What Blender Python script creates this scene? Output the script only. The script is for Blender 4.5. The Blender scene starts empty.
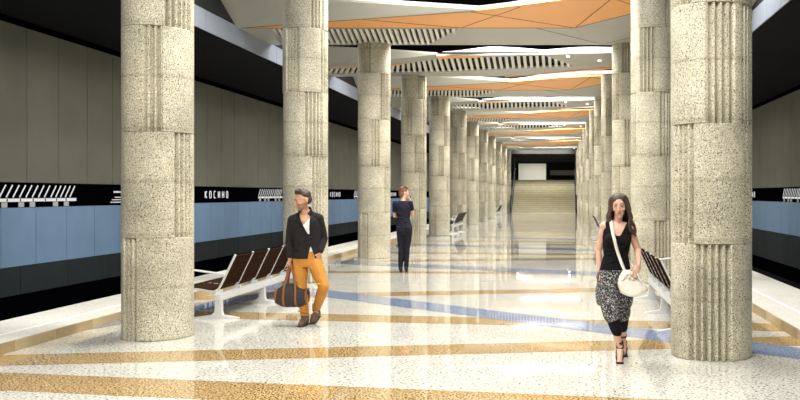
import bpy, bmesh, math, random
from mathutils import Vector, Matrix
random.seed(7)
sc = bpy.context.scene
COL = sc.collection
PI = math.pi

# ------------------------------------------------------------------ helpers
def link(name, me, mats=None, parent=None):
    o = bpy.data.objects.new(name, me)
    COL.objects.link(o)
    if mats is not None:
        if not isinstance(mats, (list, tuple)): mats = [mats]
        if me is not None and len(me.materials) == 0:
            for m in mats: me.materials.append(m)
    if parent is not None: o.parent = parent
    return o

def tag(o, label, cat, group=None, kind=None):
    if label: o['label'] = label
    if cat: o['category'] = cat
    if group: o['group'] = group
    if kind: o['kind'] = kind
    return o

def empty(name, loc, label=None, cat=None, group=None, rz=0):
    o = bpy.data.objects.new(name, None)
    COL.objects.link(o)
    o.empty_display_size = 0.1
    o.location = loc
    o.rotation_euler = (0, 0, rz)
    tag(o, label, cat, group)
    return o

def fin(bm, name, mats, parent=None, smooth=False, bevel=0.0, recalc=True):
    if recalc: bmesh.ops.recalc_face_normals(bm, faces=bm.faces[:])
    me = bpy.data.meshes.new(name)
    bm.to_mesh(me); bm.free()
    if smooth:
        for p in me.polygons: p.use_smooth = True
    o = link(name, me, mats, parent)
    if bevel:
        b = o.modifiers.new('bevel', 'BEVEL'); b.width = bevel; b.segments = 2; b.limit_method = 'ANGLE'
    return o

def struct(bm, name, mats, **k):
    o = fin(bm, name, mats, **k); o['kind'] = 'structure'; return o

def box(bm, x0, x1, y0, y1, z0, z1, mi=0, M=None):
    vs = [Vector((x, y, z)) for x in (x0, x1) for y in (y0, y1) for z in (z0, z1)]
    if M: vs = [M @ v for v in vs]
    v = [bm.verts.new(p) for p in vs]
    for q in ((0,1,3,2),(4,6,7,5),(0,4,5,1),(2,3,7,6),(0,2,6,4),(1,5,7,3)):
        f = bm.faces.new([v[i] for i in q]); f.material_index = mi

def poly(bm, pts, mi=0):
    f = bm.faces.new([bm.verts.new(p) for p in pts]); f.material_index = mi; return f

def slab(bm, pts, t, mi=0):
    """polygon (bottom face given) thickened upwards by t"""
    b = [bm.verts.new(p) for p in pts]
    u = [bm.verts.new((p[0], p[1], p[2] + t)) for p in pts]
    n = len(pts)
    for k in range(1, n - 1):
        f = bm.faces.new((b[0], b[k], b[k+1])); f.material_index = mi
        f = bm.faces.new((u[0], u[k+1], u[k])); f.material_index = mi
    for k in range(n):
        f = bm.faces.new((b[k], u[k], u[(k+1) % n], b[(k+1) % n])); f.material_index = mi

def frame_for(d):
    d = d.normalized()
    a = Vector((0,0,1)) if abs(d.z) < 0.9 else Vector((1,0,0))
    s = d.cross(a).normalized(); t = d.cross(s).normalized()
    return s, t

def frustum(bm, p, q, r1, r2, seg=12, mi=0):
    p = Vector(p); q = Vector(q)
    if (q-p).length < 1e-5: return
    s, t = frame_for(q - p)
    A = []; B = []
    for i in range(seg):
        a = 2*PI*i/seg
        d = s*math.cos(a) + t*math.sin(a)
        A.append(bm.verts.new(p + d*r1)); B.append(bm.verts.new(q + d*r2))
    for i in range(seg):
        j = (i+1) % seg
        f = bm.faces.new((A[i], A[j], B[j], B[i])); f.material_index = mi
    f = bm.faces.new(A[::-1]); f.material_index = mi
    f = bm.faces.new(B); f.material_index = mi

def ell(bm, c, r, M=None, seg=14, mi=0):
    if not hasattr(r, '__len__'): r = (r, r, r)
    X = Matrix.Translation(Vector(c)) @ (M if M else Matrix.Identity(4)) @ Matrix.Diagonal((r[0], r[1], r[2], 1))
    g = bmesh.ops.create_uvsphere(bm, u_segments=seg, v_segments=max(8, seg*2//3), radius=1, matrix=X)
    for v in g['verts']:
        for f in v.link_faces: f.material_index = mi

def tube(bm, pts, rs, seg=12, mi=0):
    if not hasattr(rs, '__len__'): rs = [rs]*len(pts)
    for i in range(len(pts)-1):
        frustum(bm, pts[i], pts[i+1], rs[i], rs[i+1], seg, mi)
    for p, r in zip(pts, rs): ell(bm, p, r, seg=seg, mi=mi)

def loft(bm, rings, seg=24, mi=0):
    """rings: (cx, cy, z, rx, ry)"""
    L = []
    for cx, cy, z, rx, ry in rings:
        L.append([bm.verts.new((cx + rx*math.cos(2*PI*i/seg), cy + ry*math.sin(2*PI*i/seg), z)) for i in range(seg)])
    for a, b in zip(L[:-1], L[1:]):
        for i in range(seg):
            j = (i+1) % seg
            f = bm.faces.new((a[i], a[j], b[j], b[i])); f.material_index = mi
    bm.faces.new(L[0][::-1]).material_index = mi
    bm.faces.new(L[-1]).material_index = mi

def sweep(bm, pts, w, t, up=Vector((0,0,1)), mi=0):
    """flat strap of width w (along its side) and thickness t"""
    pts = [Vector(p) for p in pts]; rings = []
    for i, p in enumerate(pts):
        d = (pts[min(i+1, len(pts)-1)] - pts[max(i-1, 0)]).normalized()
        u = up if not callable(up) else up(p)
        n = (u - d*u.dot(d))
        n = n.normalized() if n.length > 1e-4 else frame_for(d)[0]
        s = d.cross(n).normalized()
        rings.append([bm.verts.new(p + s*a*w/2 + n*b*t/2) for a, b in ((-1,-1),(1,-1),(1,1),(-1,1))])
    for a, b in zip(rings[:-1], rings[1:]):
        for i in range(4):
            j = (i+1) % 4
            bm.faces.new((a[i], a[j], b[j], b[i])).material_index = mi
    bm.faces.new(rings[0][::-1]).material_index = mi
    bm.faces.new(rings[-1]).material_index = mi

def bez(pts, n=8):
    """Catmull-Rom through pts"""
    P = [Vector(p) for p in pts]; P = [P[0]] + P + [P[-1]]; out = []
    for i in range(1, len(P)-2):
        for k in range(n):
            t = k/n
            a, b, c, d = P[i-1], P[i], P[i+1], P[i+2]
            out.append(0.5*((2*b) + (c-a)*t + (2*a-5*b+4*c-d)*t*t + (3*b-a-3*c+d)*t**3))
    out.append(P[-2]); return out

def remesh(name, bm, vox, mats, parent, smooth=4, cut=None, matfn=None):
    bmesh.ops.recalc_face_normals(bm, faces=bm.faces[:])
    me = bpy.data.meshes.new('tmp'); bm.to_mesh(me); bm.free()
    o = bpy.data.objects.new('tmp', me); COL.objects.link(o)
    r = o.modifiers.new('r', 'REMESH'); r.mode = 'VOXEL'; r.voxel_size = vox
    if smooth:
        s = o.modifiers.new('s', 'SMOOTH'); s.factor = 0.5; s.iterations = smooth
    dg = bpy.context.evaluated_depsgraph_get()
    m2 = bpy.data.meshes.new_from_object(o.evaluated_get(dg))
    bpy.data.objects.remove(o); bpy.data.meshes.remove(me)
    m2.name = name
    m2.materials.clear()
    if not isinstance(mats, (list, tuple)): mats = [mats]
    for m in mats: m2.materials.append(m)
    if cut:
        b = bmesh.new(); b.from_mesh(m2)
        kill = [f for f in b.faces if cut(f.calc_center_median())]
        bmesh.ops.delete(b, geom=kill, context='FACES')
        for _ in range(12):
            new = {}
            for v in b.verts:
                nb = [e.other_vert(v) for e in v.link_edges if e.is_boundary]
                if len(nb) == 2: new[v] = v.co*0.4 + (nb[0].co + nb[1].co)*0.3
            for v, c in new.items(): v.co = c
        b.to_mesh(m2); b.free()
    for p in m2.polygons: p.use_smooth = True
    if matfn:
        at = m2.color_attributes.new('tint', 'FLOAT_COLOR', 'POINT')
        for v in m2.vertices:
            l, st = matfn(v.co); at.data[v.index].color = (l, st, 0, 1)
    return link(name, m2, None, parent)

# ------------------------------------------------------------------ materials
def srgb(r, g, b):
    f = lambda c: c/12.92 if c <= 0.04045 else ((c+0.055)/1.055)**2.4
    return (f(r/255), f(g/255), f(b/255), 1)

def mat(name, col, rough=0.6, metal=0.0, spec=0.5, noise=0.0, nscale=8, bump=0.0, bscale=40, coat=0.0):
    m = bpy.data.materials.new(name); m.use_nodes = True
    nt = m.node_tree; b = nt.nodes['Principled BSDF']
    b.inputs['Base Color'].default_value = col
    b.inputs['Roughness'].default_value = rough
    b.inputs['Metallic'].default_value = metal
    b.inputs['Specular IOR Level'].default_value = spec
    b.inputs['Coat Weight'].default_value = coat
    tc = None
    if noise or bump:
        tc = nt.nodes.new('ShaderNodeTexCoord')
    if noise:
        n = nt.nodes.new('ShaderNodeTexNoise'); n.inputs['Scale'].default_value = nscale; n.inputs['Detail'].default_value = 5
        nt.links.new(tc.outputs['Object'], n.inputs['Vector'])
        r = nt.nodes.new('ShaderNodeValToRGB')
        r.color_ramp.elements[0].position = 0.3; r.color_ramp.elements[1].position = 0.7
        r.color_ramp.elements[0].color = tuple(c*(1-noise) for c in col[:3]) + (1,)
        r.color_ramp.elements[1].color = tuple(min(1, c*(1+noise)) for c in col[:3]) + (1,)
        nt.links.new(n.outputs['Fac'], r.inputs['Fac']); nt.links.new(r.outputs['Color'], b.inputs['Base Color'])
    if bump:
        n2 = nt.nodes.new('ShaderNodeTexNoise'); n2.inputs['Scale'].default_value = bscale; n2.inputs['Detail'].default_value = 4
        nt.links.new(tc.outputs['Object'], n2.inputs['Vector'])
        bp = nt.nodes.new('ShaderNodeBump'); bp.inputs['Strength'].default_value = bump; bp.inputs['Distance'].default_value = 0.02
        nt.links.new(n2.outputs['Fac'], bp.inputs['Height']); nt.links.new(bp.outputs['Normal'], b.inputs['Normal'])
    return m

def emis(name, col, s):
    m = bpy.data.materials.new(name); m.use_nodes = True
    b = m.node_tree.nodes['Principled BSDF']
    b.inputs['Base Color'].default_value = (0.25, 0.25, 0.25, 1)
    b.inputs['Emission Color'].default_value = col; b.inputs['Emission Strength'].default_value = s
    return m

def granite(name, base, dark, light, sc1=45, sc2=110, rough=0.5, spec=0.5, stretch=(1,1,1), seams=0.0, d0=0.40, d1=0.47, blotch=0.12, coat=0.0):
    """speckled polished stone; seams: height pitch of horizontal joints"""
    m = bpy.data.materials.new(name); m.use_nodes = True
    nt = m.node_tree; N = nt.nodes.new; Lk = nt.links.new; b = nt.nodes['Principled BSDF']
    tc = N('ShaderNodeTexCoord'); mp = N('ShaderNodeMapping'); mp.inputs['Scale'].default_value = stretch
    Lk(tc.outputs['Object'], mp.inputs['Vector'])
    n1 = N('ShaderNodeTexNoise'); n1.inputs['Scale'].default_value = sc1; n1.inputs['Detail'].default_value = 2; Lk(mp.outputs[0], n1.inputs['Vector'])
    n2 = N('ShaderNodeTexNoise'); n2.inputs['Scale'].default_value = sc2; n2.inputs['Detail'].default_value = 2; Lk(mp.outputs[0], n2.inputs['Vector'])
    n3 = N('ShaderNodeTexNoise'); n3.inputs['Scale'].default_value = 1.7; n3.inputs['Detail'].default_value = 4; Lk(tc.outputs['Object'], n3.inputs['Vector'])
    r1 = N('ShaderNodeValToRGB'); r1.color_ramp.elements[0].position = d0; r1.color_ramp.elements[1].position = d1
    r1.color_ramp.elements[0].color = (1,1,1,1); r1.color_ramp.elements[1].color = (0,0,0,1); Lk(n1.outputs['Fac'], r1.inputs['Fac'])
    r2 = N('ShaderNodeValToRGB'); r2.color_ramp.elements[0].position = 0.52; r2.color_ramp.elements[1].position = 0.64
    Lk(n2.outputs['Fac'], r2.inputs['Fac'])
    mA = N('ShaderNodeMix'); mA.data_type = 'RGBA'; mA.inputs['A'].default_value = base; mA.inputs['B'].default_value = light
    Lk(r2.outputs['Color'], mA.inputs['Factor'])
    mB = N('ShaderNodeMix'); mB.data_type = 'RGBA'; mB.inputs['B'].default_value = dark
    Lk(mA.outputs['Result'], mB.inputs['A']); Lk(r1.outputs['Color'], mB.inputs['Factor'])
    mC = N('ShaderNodeMix'); mC.data_type = 'RGBA'; mC.blend_type = 'MULTIPLY'; mC.inputs['Factor'].default_value = 1
    r3 = N('ShaderNodeValToRGB'); r3.color_ramp.elements[0].position = 0.35; r3.color_ramp.elements[1].position = 0.65
    v = 1 - blotch; r3.color_ramp.elements[0].color = (v, v, v, 1); Lk(n3.outputs['Fac'], r3.inputs['Fac'])
    Lk(mB.outputs['Result'], mC.inputs['A']); Lk(r3.outputs['Color'], mC.inputs['B'])
    out = mC.outputs['Result']
    if seams:
        sp = N('ShaderNodeSeparateXYZ'); Lk(tc.outputs['Object'], sp.inputs[0])
        md = N('ShaderNodeMath'); md.operation = 'PINGPONG'; md.inputs[1].default_value = seams/2; Lk(sp.outputs['Z'], md.inputs[0])
        r4 = N('ShaderNodeValToRGB'); r4.color_ramp.elements[0].position = 0.0; r4.color_ramp.elements[1].position = 0.03
        r4.color_ramp.elements[0].color = (0.6, 0.56, 0.48, 1); Lk(md.outputs[0], r4.inputs['Fac'])
        mD = N('ShaderNodeMix'); mD.data_type = 'RGBA'; mD.blend_type = 'MULTIPLY'; mD.inputs['Factor'].default_value = 0.5
        Lk(out, mD.inputs['A']); Lk(r4.outputs['Color'], mD.inputs['B']); out = mD.outputs['Result']
    Lk(out, b.inputs['Base Color'])
    b.inputs['Roughness'].default_value = rough; b.inputs['Specular IOR Level'].default_value = spec
    b.inputs['Coat Weight'].default_value = coat; b.inputs['Coat Roughness'].default_value = 0.03
    return m

M = {}
M['floor'] = granite('floor_pale_granite', srgb(206,203,192), srgb(58,58,57), srgb(238,236,228), 48, 60, 0.05, 0.9, (0.7,1,1), 0, 0.375, 0.415, 0.08, 0.16)
M['ochre'] = granite('floor_ochre_granite', srgb(186,152,98), srgb(70,48,24), srgb(232,212,166), 52, 70, 0.06, 0.55, (1,1,1), 0, 0.43, 0.49, 0.06, 0.16)
M['blue'] = granite('floor_blue_granite', srgb(124,140,170), srgb(66,80,118), srgb(190,200,218), 70, 80, 0.06, 0.55, (1,1,1), 0, 0.40, 0.47, 0.06, 0.16)
M['column'] = granite('column_beige_granite', srgb(205,197,170), srgb(46,40,30), srgb(238,234,220), 88, 60, 0.42, 0.5, (1,1,0.9), 0.615, 0.385, 0.42, 0.34)
M['edge'] = granite('platform_edge_granite', srgb(226,223,212), srgb(160,158,150), srgb(244,242,236), 60, 100, 0.4, 0.4, (1,1,1), 0, 0.36, 0.42, 0.08)
M['curb'] = mat('curb_stone', srgb(176,156,116), 0.5, noise=0.16, nscale=3)
M['line'] = mat('white_paint_line', srgb(240,240,236), 0.6)
M['wall_grey'] = mat('wall_grey_panel', srgb(106,107,94), 0.6, noise=0.10, nscale=1.2)
M['wall_blue'] = mat('wall_blue_panel', srgb(118,148,180), 0.5, noise=0.05, nscale=2)
M['wall_black'] = mat('wall_black_band', srgb(4,4,7), 0.8, spec=0.0)
M['wall_low'] = mat('wall_dark_slate', srgb(42,48,50), 0.6, spec=0.2, noise=0.12, nscale=2)
M['joint'] = mat('panel_joint', srgb(24,25,24), 0.9)
M['soffit'] = mat('soffit_charcoal', srgb(30,30,33), 0.9, spec=0.1, noise=0.08, nscale=2)
M['pit'] = mat('track_bed', srgb(12,12,13), 0.95, spec=0.1, noise=0.2, nscale=6)
M['fascia'] = mat('fascia_aluminium', srgb(150,158,172), 0.4, metal=0.3)
M['panel'] = mat('ceiling_grey_panel', srgb(172,170,158), 0.45, noise=0.03, nscale=1)
M['orange'] = mat('ceiling_orange_panel', srgb(244,172,96), 0.45, noise=0.03, nscale=1)
M['slat'] = mat('ceiling_slat_white', srgb(222,220,206), 0.5)
M['void'] = mat('ceiling_void_dark', srgb(26,24,22), 0.9)
M['seam'] = mat('panel_seam_dark', srgb(84,72,52), 0.8)
M['glow'] = emis('cove_light_glow', (0.95, 0.98, 1.0, 1), 1.15)
M['spot'] = emis('downlight_glow', (1, 0.98, 0.92, 1), 4)
M['alu'] = mat('bench_aluminium', srgb(226,227,226), 0.35, metal=0.3)
M['sling'] = mat('bench_brown_sling', srgb(52,37,27), 0.85, spec=0.0, noise=0.2, nscale=30)
M['sign'] = emis('sign_white_lettering', (1, 1, 1, 1), 0.55)
M['signgrey'] = mat('sign_grey_square', srgb(190,190,190), 0.6)
M['stair'] = granite('stair_stone', srgb(196,188,160), srgb(150,142,116), srgb(220,213,188), 20, 50, 0.4, 0.4, (1,1,1), 0, 0.36, 0.42, 0.1)
M['nosing'] = mat('stair_nosing', srgb(150,144,122), 0.6)
M['hall_white'] = mat('hall_white_wall', srgb(236,236,226), 0.6)
M['hall_dark'] = mat('hall_dark_wall', srgb(30,30,30), 0.8)
M['rail_dark'] = mat('balustrade_dark_metal', srgb(34,36,40), 0.4, metal=0.4)
M['rail_blue'] = mat('balustrade_blue_grey_panel', srgb(120,132,152), 0.35, metal=0.3)
M['steel'] = mat('steel', srgb(150,152,156), 0.3, metal=0.8)

# ------------------------------------------------------------------ layout constants
H = 1.7; F = 850.0
YK = [10.49 + 6.097*k for k in range(12)]
XL, XR = -4.985, 1.786
ZC = 5.676
XLC, XRC = -5.93, 2.785         # kerbs
XLE, XRE = -6.97, 3.95          # platform edges
XLW, XRW = -10.9, 7.7           # track walls
XLF, XRF = -7.76, 4.22          # fascias
YN, YF = -6.0, 79.0

# ------------------------------------------------------------------ floor with inlaid stripes
bm = bmesh.new()
v0 = []
def fl(pts, z, mi):
    poly(bm, [(x, y, z) for x, y in pts], mi)
box(bm, XLC, XRC, YN, 84.0, -0.5, 0.0, 0)
def stripe(y_left, y_right, w, mi, z, x0=XLC, x1=XRC):
    fl([(x0, y_left), (x1, y_right), (x1, y_right + w), (x0, y_left + w)], z, mi)
def through(xa, ya, xb, yb, w, mi, z, x0=XLC, x1=XRC):
    k = (yb-ya)/(xb-xa)
    stripe(ya + k*(x0-xa), ya + k*(x1-xa), w, mi, z, x0, x1)
Z1, Z2 = 0.0012, 0.0024
through(-4.853, 7.354, -0.35, 6.58, 0.66, 1, Z1)             # C
through(-5.54, 8.40, 1.195, 9.32, 0.62, 1, Z1)               # A
through(-4.474, 11.56, 1.45, 10.70, 0.64, 1, Z1)             # E
through(-3.59, 14.03, 0.12, 14.66, 0.60, 1, Z1)              # F
through(-5.0, 18.3, 1.0, 18.0, 0.45, 1, Z1)                  # G
through(-5.0, 21.2, 1.0, 22.0, 0.7, 1, Z1)
through(-5.0, 24.4, 1.0, 23.5, 0.7, 1, Z1)
through(-5.0, 3.4, 1.0, 4.2, 0.62, 1, Z1)
through(-3.895, 14.03, 1.249, 9.74, 0.80, 2, Z2)             # D
through(-5.67, 20.8, 0.741, 17.7, 0.85, 2, Z2)               # H
through(-5.0, 28.4, 1.0, 25.3, 0.9, 2, Z2)
fl([(XLC, 10.6), (XLC, 12.6), (-4.75, 15.4), (-4.62, 14.2)], Z2 + 0.0006, 2)
for n in range(1, 9):
    o_ = 27.6 + 6.1*(n-1)
    if o_ > 72: break
    through(-5.0, o_, 1.0, o_ + 0.8, 0.65, 1, Z1)
    through(-5.0, o_ + 2.9, 1.0, o_ + 2.0, 0.65, 1, Z1)
    through(-5.0, o_ + 6.4, 1.0, o_ + 3.6, 0.85, 2, Z2)
struct(bm, 'floor', [M['floor'], M['ochre'], M['blue']], recalc=False)

# platform edges (raised strips) -------------------------------------------------
def platform_edge(name, xa, xb, tb):
    """xa kerb side, xb track side"""
    bm = bmesh.new()
    lo, hi = min(xa, xb), max(xa, xb)
    y = YN
    while y < 80:
        y2 = min(y + 1.2, 80)
        box(bm, lo, hi, y + 0.004, y2 - 0.004, -1.2, 0.12, 0)
        y = y2
    xm = xa + (xb - xa)*0.34
    box(bm, xm - 0.02, xm + 0.02, YN, 80, 0.12, 0.1215, 1)
    return struct(bm, name, [M['edge'], M['line']])
platform_edge('floor_edge_left', XLC, XLE, 0)
platform_edge('floor_edge_right', XRC, XRE, 0)
for side, x, d in (('left', XLC, 1), ('right', XRC, -1)):
    bm = bmesh.new(); y = YN; i = 0
    while y < 80:
        box(bm, min(x, x + d*0.02), max(x, x + d*0.02), y + 0.003, y + 0.757, 0.0005, 0.117, i % 2)
        y += 0.76; i += 1
    struct(bm, 'trim_kerb_' + side, [M['curb'], mat('curb_stone_dark_' + side, srgb(158,136,98), 0.5, noise=0.2, nscale=3)])

# track pits ----------------------------------------------------------------------
for side, xa, xb in (('left', XLW, XLE), ('right', XRE, XRW)):
    bm = bmesh.new(); box(bm, xa, xb, YN, 84, -1.45, -1.2, 0)
    struct(bm, 'floor_track_' + side, M['pit'])

# ------------------------------------------------------------------ walls
ZT = 5.2
def track_wall(name, x, d, zlow, ztop):
    """d = +1: faces +X"""
    bm = bmesh.new()
    t = 0.25
    box(bm, min(x, x - d*t), max(x, x - d*t), YN, 84, -1.45, ztop + 0.4, 4)
    rows = [(1.93, ztop, 0, 1.10, 0.2), (1.43, 1.93, 1, 5.6, 0.0), (zlow[0], 1.43, 2, 1.10, 0.5), (zlow[1], zlow[0], 3, 1.65, 0.0), (-1.2, zlow[1], 1, 6, 0)]
    for z0, z1, mi, p, off in rows:
        y = YN + off - p
        while y < 84:
            a = max(y + 0.008, YN); b = min(y + p - 0.008, 84)
            if b > a: box(bm, min(x, x + d*0.03), max(x, x + d*0.03), a, b, z0 + 0.005, z1 - 0.005, mi)
            y += p
    # black joint strip along the top of the wall
    box(bm, min(x, x + d*0.05), max(x, x + d*0.05), YN, 84, ztop - 0.13, ztop + 0.02, 1)
    return struct(bm, name, [M['wall_grey'], M['wall_black'], M['wall_blue'], M['wall_low'], M['joint']])
track_wall('wall_left', XLW, 1, (0.25, -0.32), ZT)
track_wall('wall_right', XRW, -1, (0.33, -0.72), ZT)

# soffits above the tracks and fascias
ZFB, ZFT = 5.285, 5.705
for side, xw, xf in (('left', XLW, XLF), ('right', XRW, XRF)):
    bm = bmesh.new()
    a, b = (xw, xf) if xw < xf else (xf, xw)
    za, zb = (ZT, ZFB) if xw < xf else (ZFB, ZT)
    slab(bm, [(a, YN, za), (b, YN, zb), (b, 84, zb), (a, 84, za)], 0.15)
    struct(bm, 'ceiling_track_' + side, M['soffit'])
    bm = bmesh.new(); d = 1 if xf < 0 else -1
    box(bm, min(xf, xf - d*0.05), max(xf, xf - d*0.05), YN, 80, ZFB, 7.05, 1)
    y = YN + 0.35
    while y < 80:
        box(bm, min(xf, xf + d*0.03), max(xf, xf + d*0.03), y + 0.006, min(y + 1.144, 80), ZFB - 0.03, ZFT, 0)
        y += 1.15
    struct(bm, 'trim_fascia_' + side, [M['fascia'], M['joint']])
# structural slab over the ceiling panels
bm = bmesh.new(); box(bm, XLF, XRF, YN, 80, 7.0, 7.3)
struct(bm, 'ceiling', M['void'])

for k in range(1, 12):  # added baffles above the panels, keep the gap lamps out of floor reflections
    bm = bmesh.new(); box(bm, XLF, XRF, YK[k] - 0.40, YK[k] - 0.05, 6.0, 7.0)
    struct(bm, 'ceiling_baffle', M['void'])
# ------------------------------------------------------------------ columns
R = 0.425
ZB = [0.0, 1.19, 2.42, 3.65, 4.88, 5.72]
def drum_mesh(name, secs, z0, z1, seg=288):
    """secs: list of (centre angle deg measured from -Y towards +X, number of flutes)"""
    bm = bmesh.new()
    def rad(a):
        r = R
        for c, n in secs:
            pitch = 10.5
            d = (a - c + 180) % 360 - 180
            w = n*pitch/2
            if abs(d) < w:
                u = ((d + w) % pitch)/pitch
                r = R - 0.012 - 0.055*max(0.0, 1 - abs(u - 0.5)/0.30)**0.6
        return r
    prof = [(z0 + 0.0015, -0.006), (z0 + 0.008, 0.0), (z1 - 0.008, 0.0), (z1 - 0.0015, -0.006)]
    L = []
    for z, dr in prof:
        ring = []
        for i in range(seg):
            deg = 360.0*i/seg; a = math.radians(deg)
            r = rad(deg) + dr
            ring.append(bm.verts.new((r*math.sin(a), -r*math.cos(a), z)))
        L.append(ring)
    for a, b in zip(L[:-1], L[1:]):
        for i in range(seg):
            j = (i+1) % seg
            bm.faces.new((a[i], a[j], b[j], b[i]))
    bm.faces.new(L[0][::-1]); bm.faces.new(L[-1])
    bmesh.ops.recalc_face_normals(bm, faces=bm.faces[:])
    me = bpy.data.meshes.new(name); bm.to_mesh(me); bm.free()
    me.materials.append(M['column'])
    for p in me.polygons: p.use_smooth = abs(p.normal.z) < 0.5
    me.set_sharp_from_angle(angle=math.radians(35))
    return me
cfg_left = [[(-25, 3), (150, 4)], [(72, 4), (-120, 4)], [(16, 3), (-160, 4)], [(61, 5), (-90, 4)], [(-20, 4), (140, 4)]]
cfg_right = [[(-12, 6), (130, 4)], [(-54, 4), (60, 3), (160, 4)], [(4, 4), (58, 4), (-150, 4)], [(-58, 4), (110, 4)], [(0, 5), (180, 4)]]
cfg_back = [[(20, 4), (-80, 4)], [(58, 5), (-120, 4)], [(40, 5), (-70, 3)], [(-20, 4), (80, 4)], [(50, 4), (-120, 4)]]
sets = {}
for nm, cfg in (('a', cfg_left), ('b', cfg_right), ('c', cfg_back)):
    sets[nm] = [drum_mesh('drum', cfg[i], ZB[i], ZB[i+1]) for i in range(5)]
ordn = ['nearest', 'second', 'third', 'fourth', 'fifth', 'sixth', 'seventh', 'eighth', 'ninth', 'tenth', 'eleventh', 'last']
def column(x, y, key, label, group):
    r = empty('granite_column', (x, y, 0), label, 'column', group)
    if y < 10.3 and x < 0: r.scale = (0.93, 0.93, 1)
    for i in range(5):
        o = bpy.data.objects.new('drum', sets[key][i]); COL.objects.link(o); o.parent = r
    return r
for k, y in enumerate(YK):
    key = 'a' if k == 0 else ('c' if k % 2 else 'a')
    desc = {0: 'beige speckled granite column in the left foreground, behind it the near bench',
            1: 'beige granite column rising right behind the man in the blazer',
            2: 'beige granite column left of the woman seen from behind'}.get(k,
            'beige granite column, %s of the left row counted from the front' % ordn[k])
    x, yy = (-4.82, 10.17) if k == 0 else (XL, y)
    column(x, yy, key, desc, 'left row of granite columns')
for k, y in enumerate(YK):
    x, yy = (1.592, 9.02) if k == 0 else (XR, y)
    key = 'b' if k % 2 == 0 else 'c'
    desc = {0: 'large beige granite column in the right foreground beside the walking woman',
            1: 'beige granite column just left of and behind the large right foreground column'}.get(k,
            'beige granite column, %s of the right row counted from the front' % ordn[k])
    column(x, yy, key, desc, 'right row of granite columns')

# ------------------------------------------------------------------ ceiling panels
TH = 0.05
def P(x, v, z): return (x, -v, z)
def seam_bar(bm, a, b, w=0.022):
    a = Vector(a); b = Vector(b); d = (b-a).normalized(); s = d.cross(Vector((0,0,1))).normalized()*w/2
    slab(bm, [a - s - Vector((0,0,0.004)), a + s - Vector((0,0,0.004)), b + s - Vector((0,0,0.004)), b - s - Vector((0,0,0.004))], 0.006)
def slats(bm, far, near, x0, x1, pitch, z):
    n = int((x1-x0)/pitch)
    for i in range(n):
        xn = x0 + i*pitch
        fv, nv = far(xn), near(xn)
        if nv - fv < 0.08: continue
        xf = xn*1.07 + 0.02
        w = pitch*0.5
        slab(bm, [P(xf, fv, z), P(xf + w, fv, z), P(xn + w, nv, z), P(xn, nv, z)], 0.06)
def ribbon(bm, pts, h):
    """curved luminous strip: pts (x, v, z), height list"""
    for i in range(len(pts)-1):
        a, b = pts[i], pts[i+1]; ha, hb = h[i], h[i+1]
        vs = [P(*a), P(*b), (b[0], -b[1] + 0.10, b[2] + hb), (a[0], -a[1] + 0.10, a[2] + ha)]
        vs2 = [(p[0], p[1] + 0.03, p[2]) for p in vs]
        A = [bm.verts.new(p) for p in vs]; B = [bm.verts.new(p) for p in vs2]
        bm.faces.new(A); bm.faces.new(B[::-1])
        for q in range(4): bm.faces.new((A[q], B[q], B[(q+1) % 4], A[(q+1) % 4]))

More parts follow.
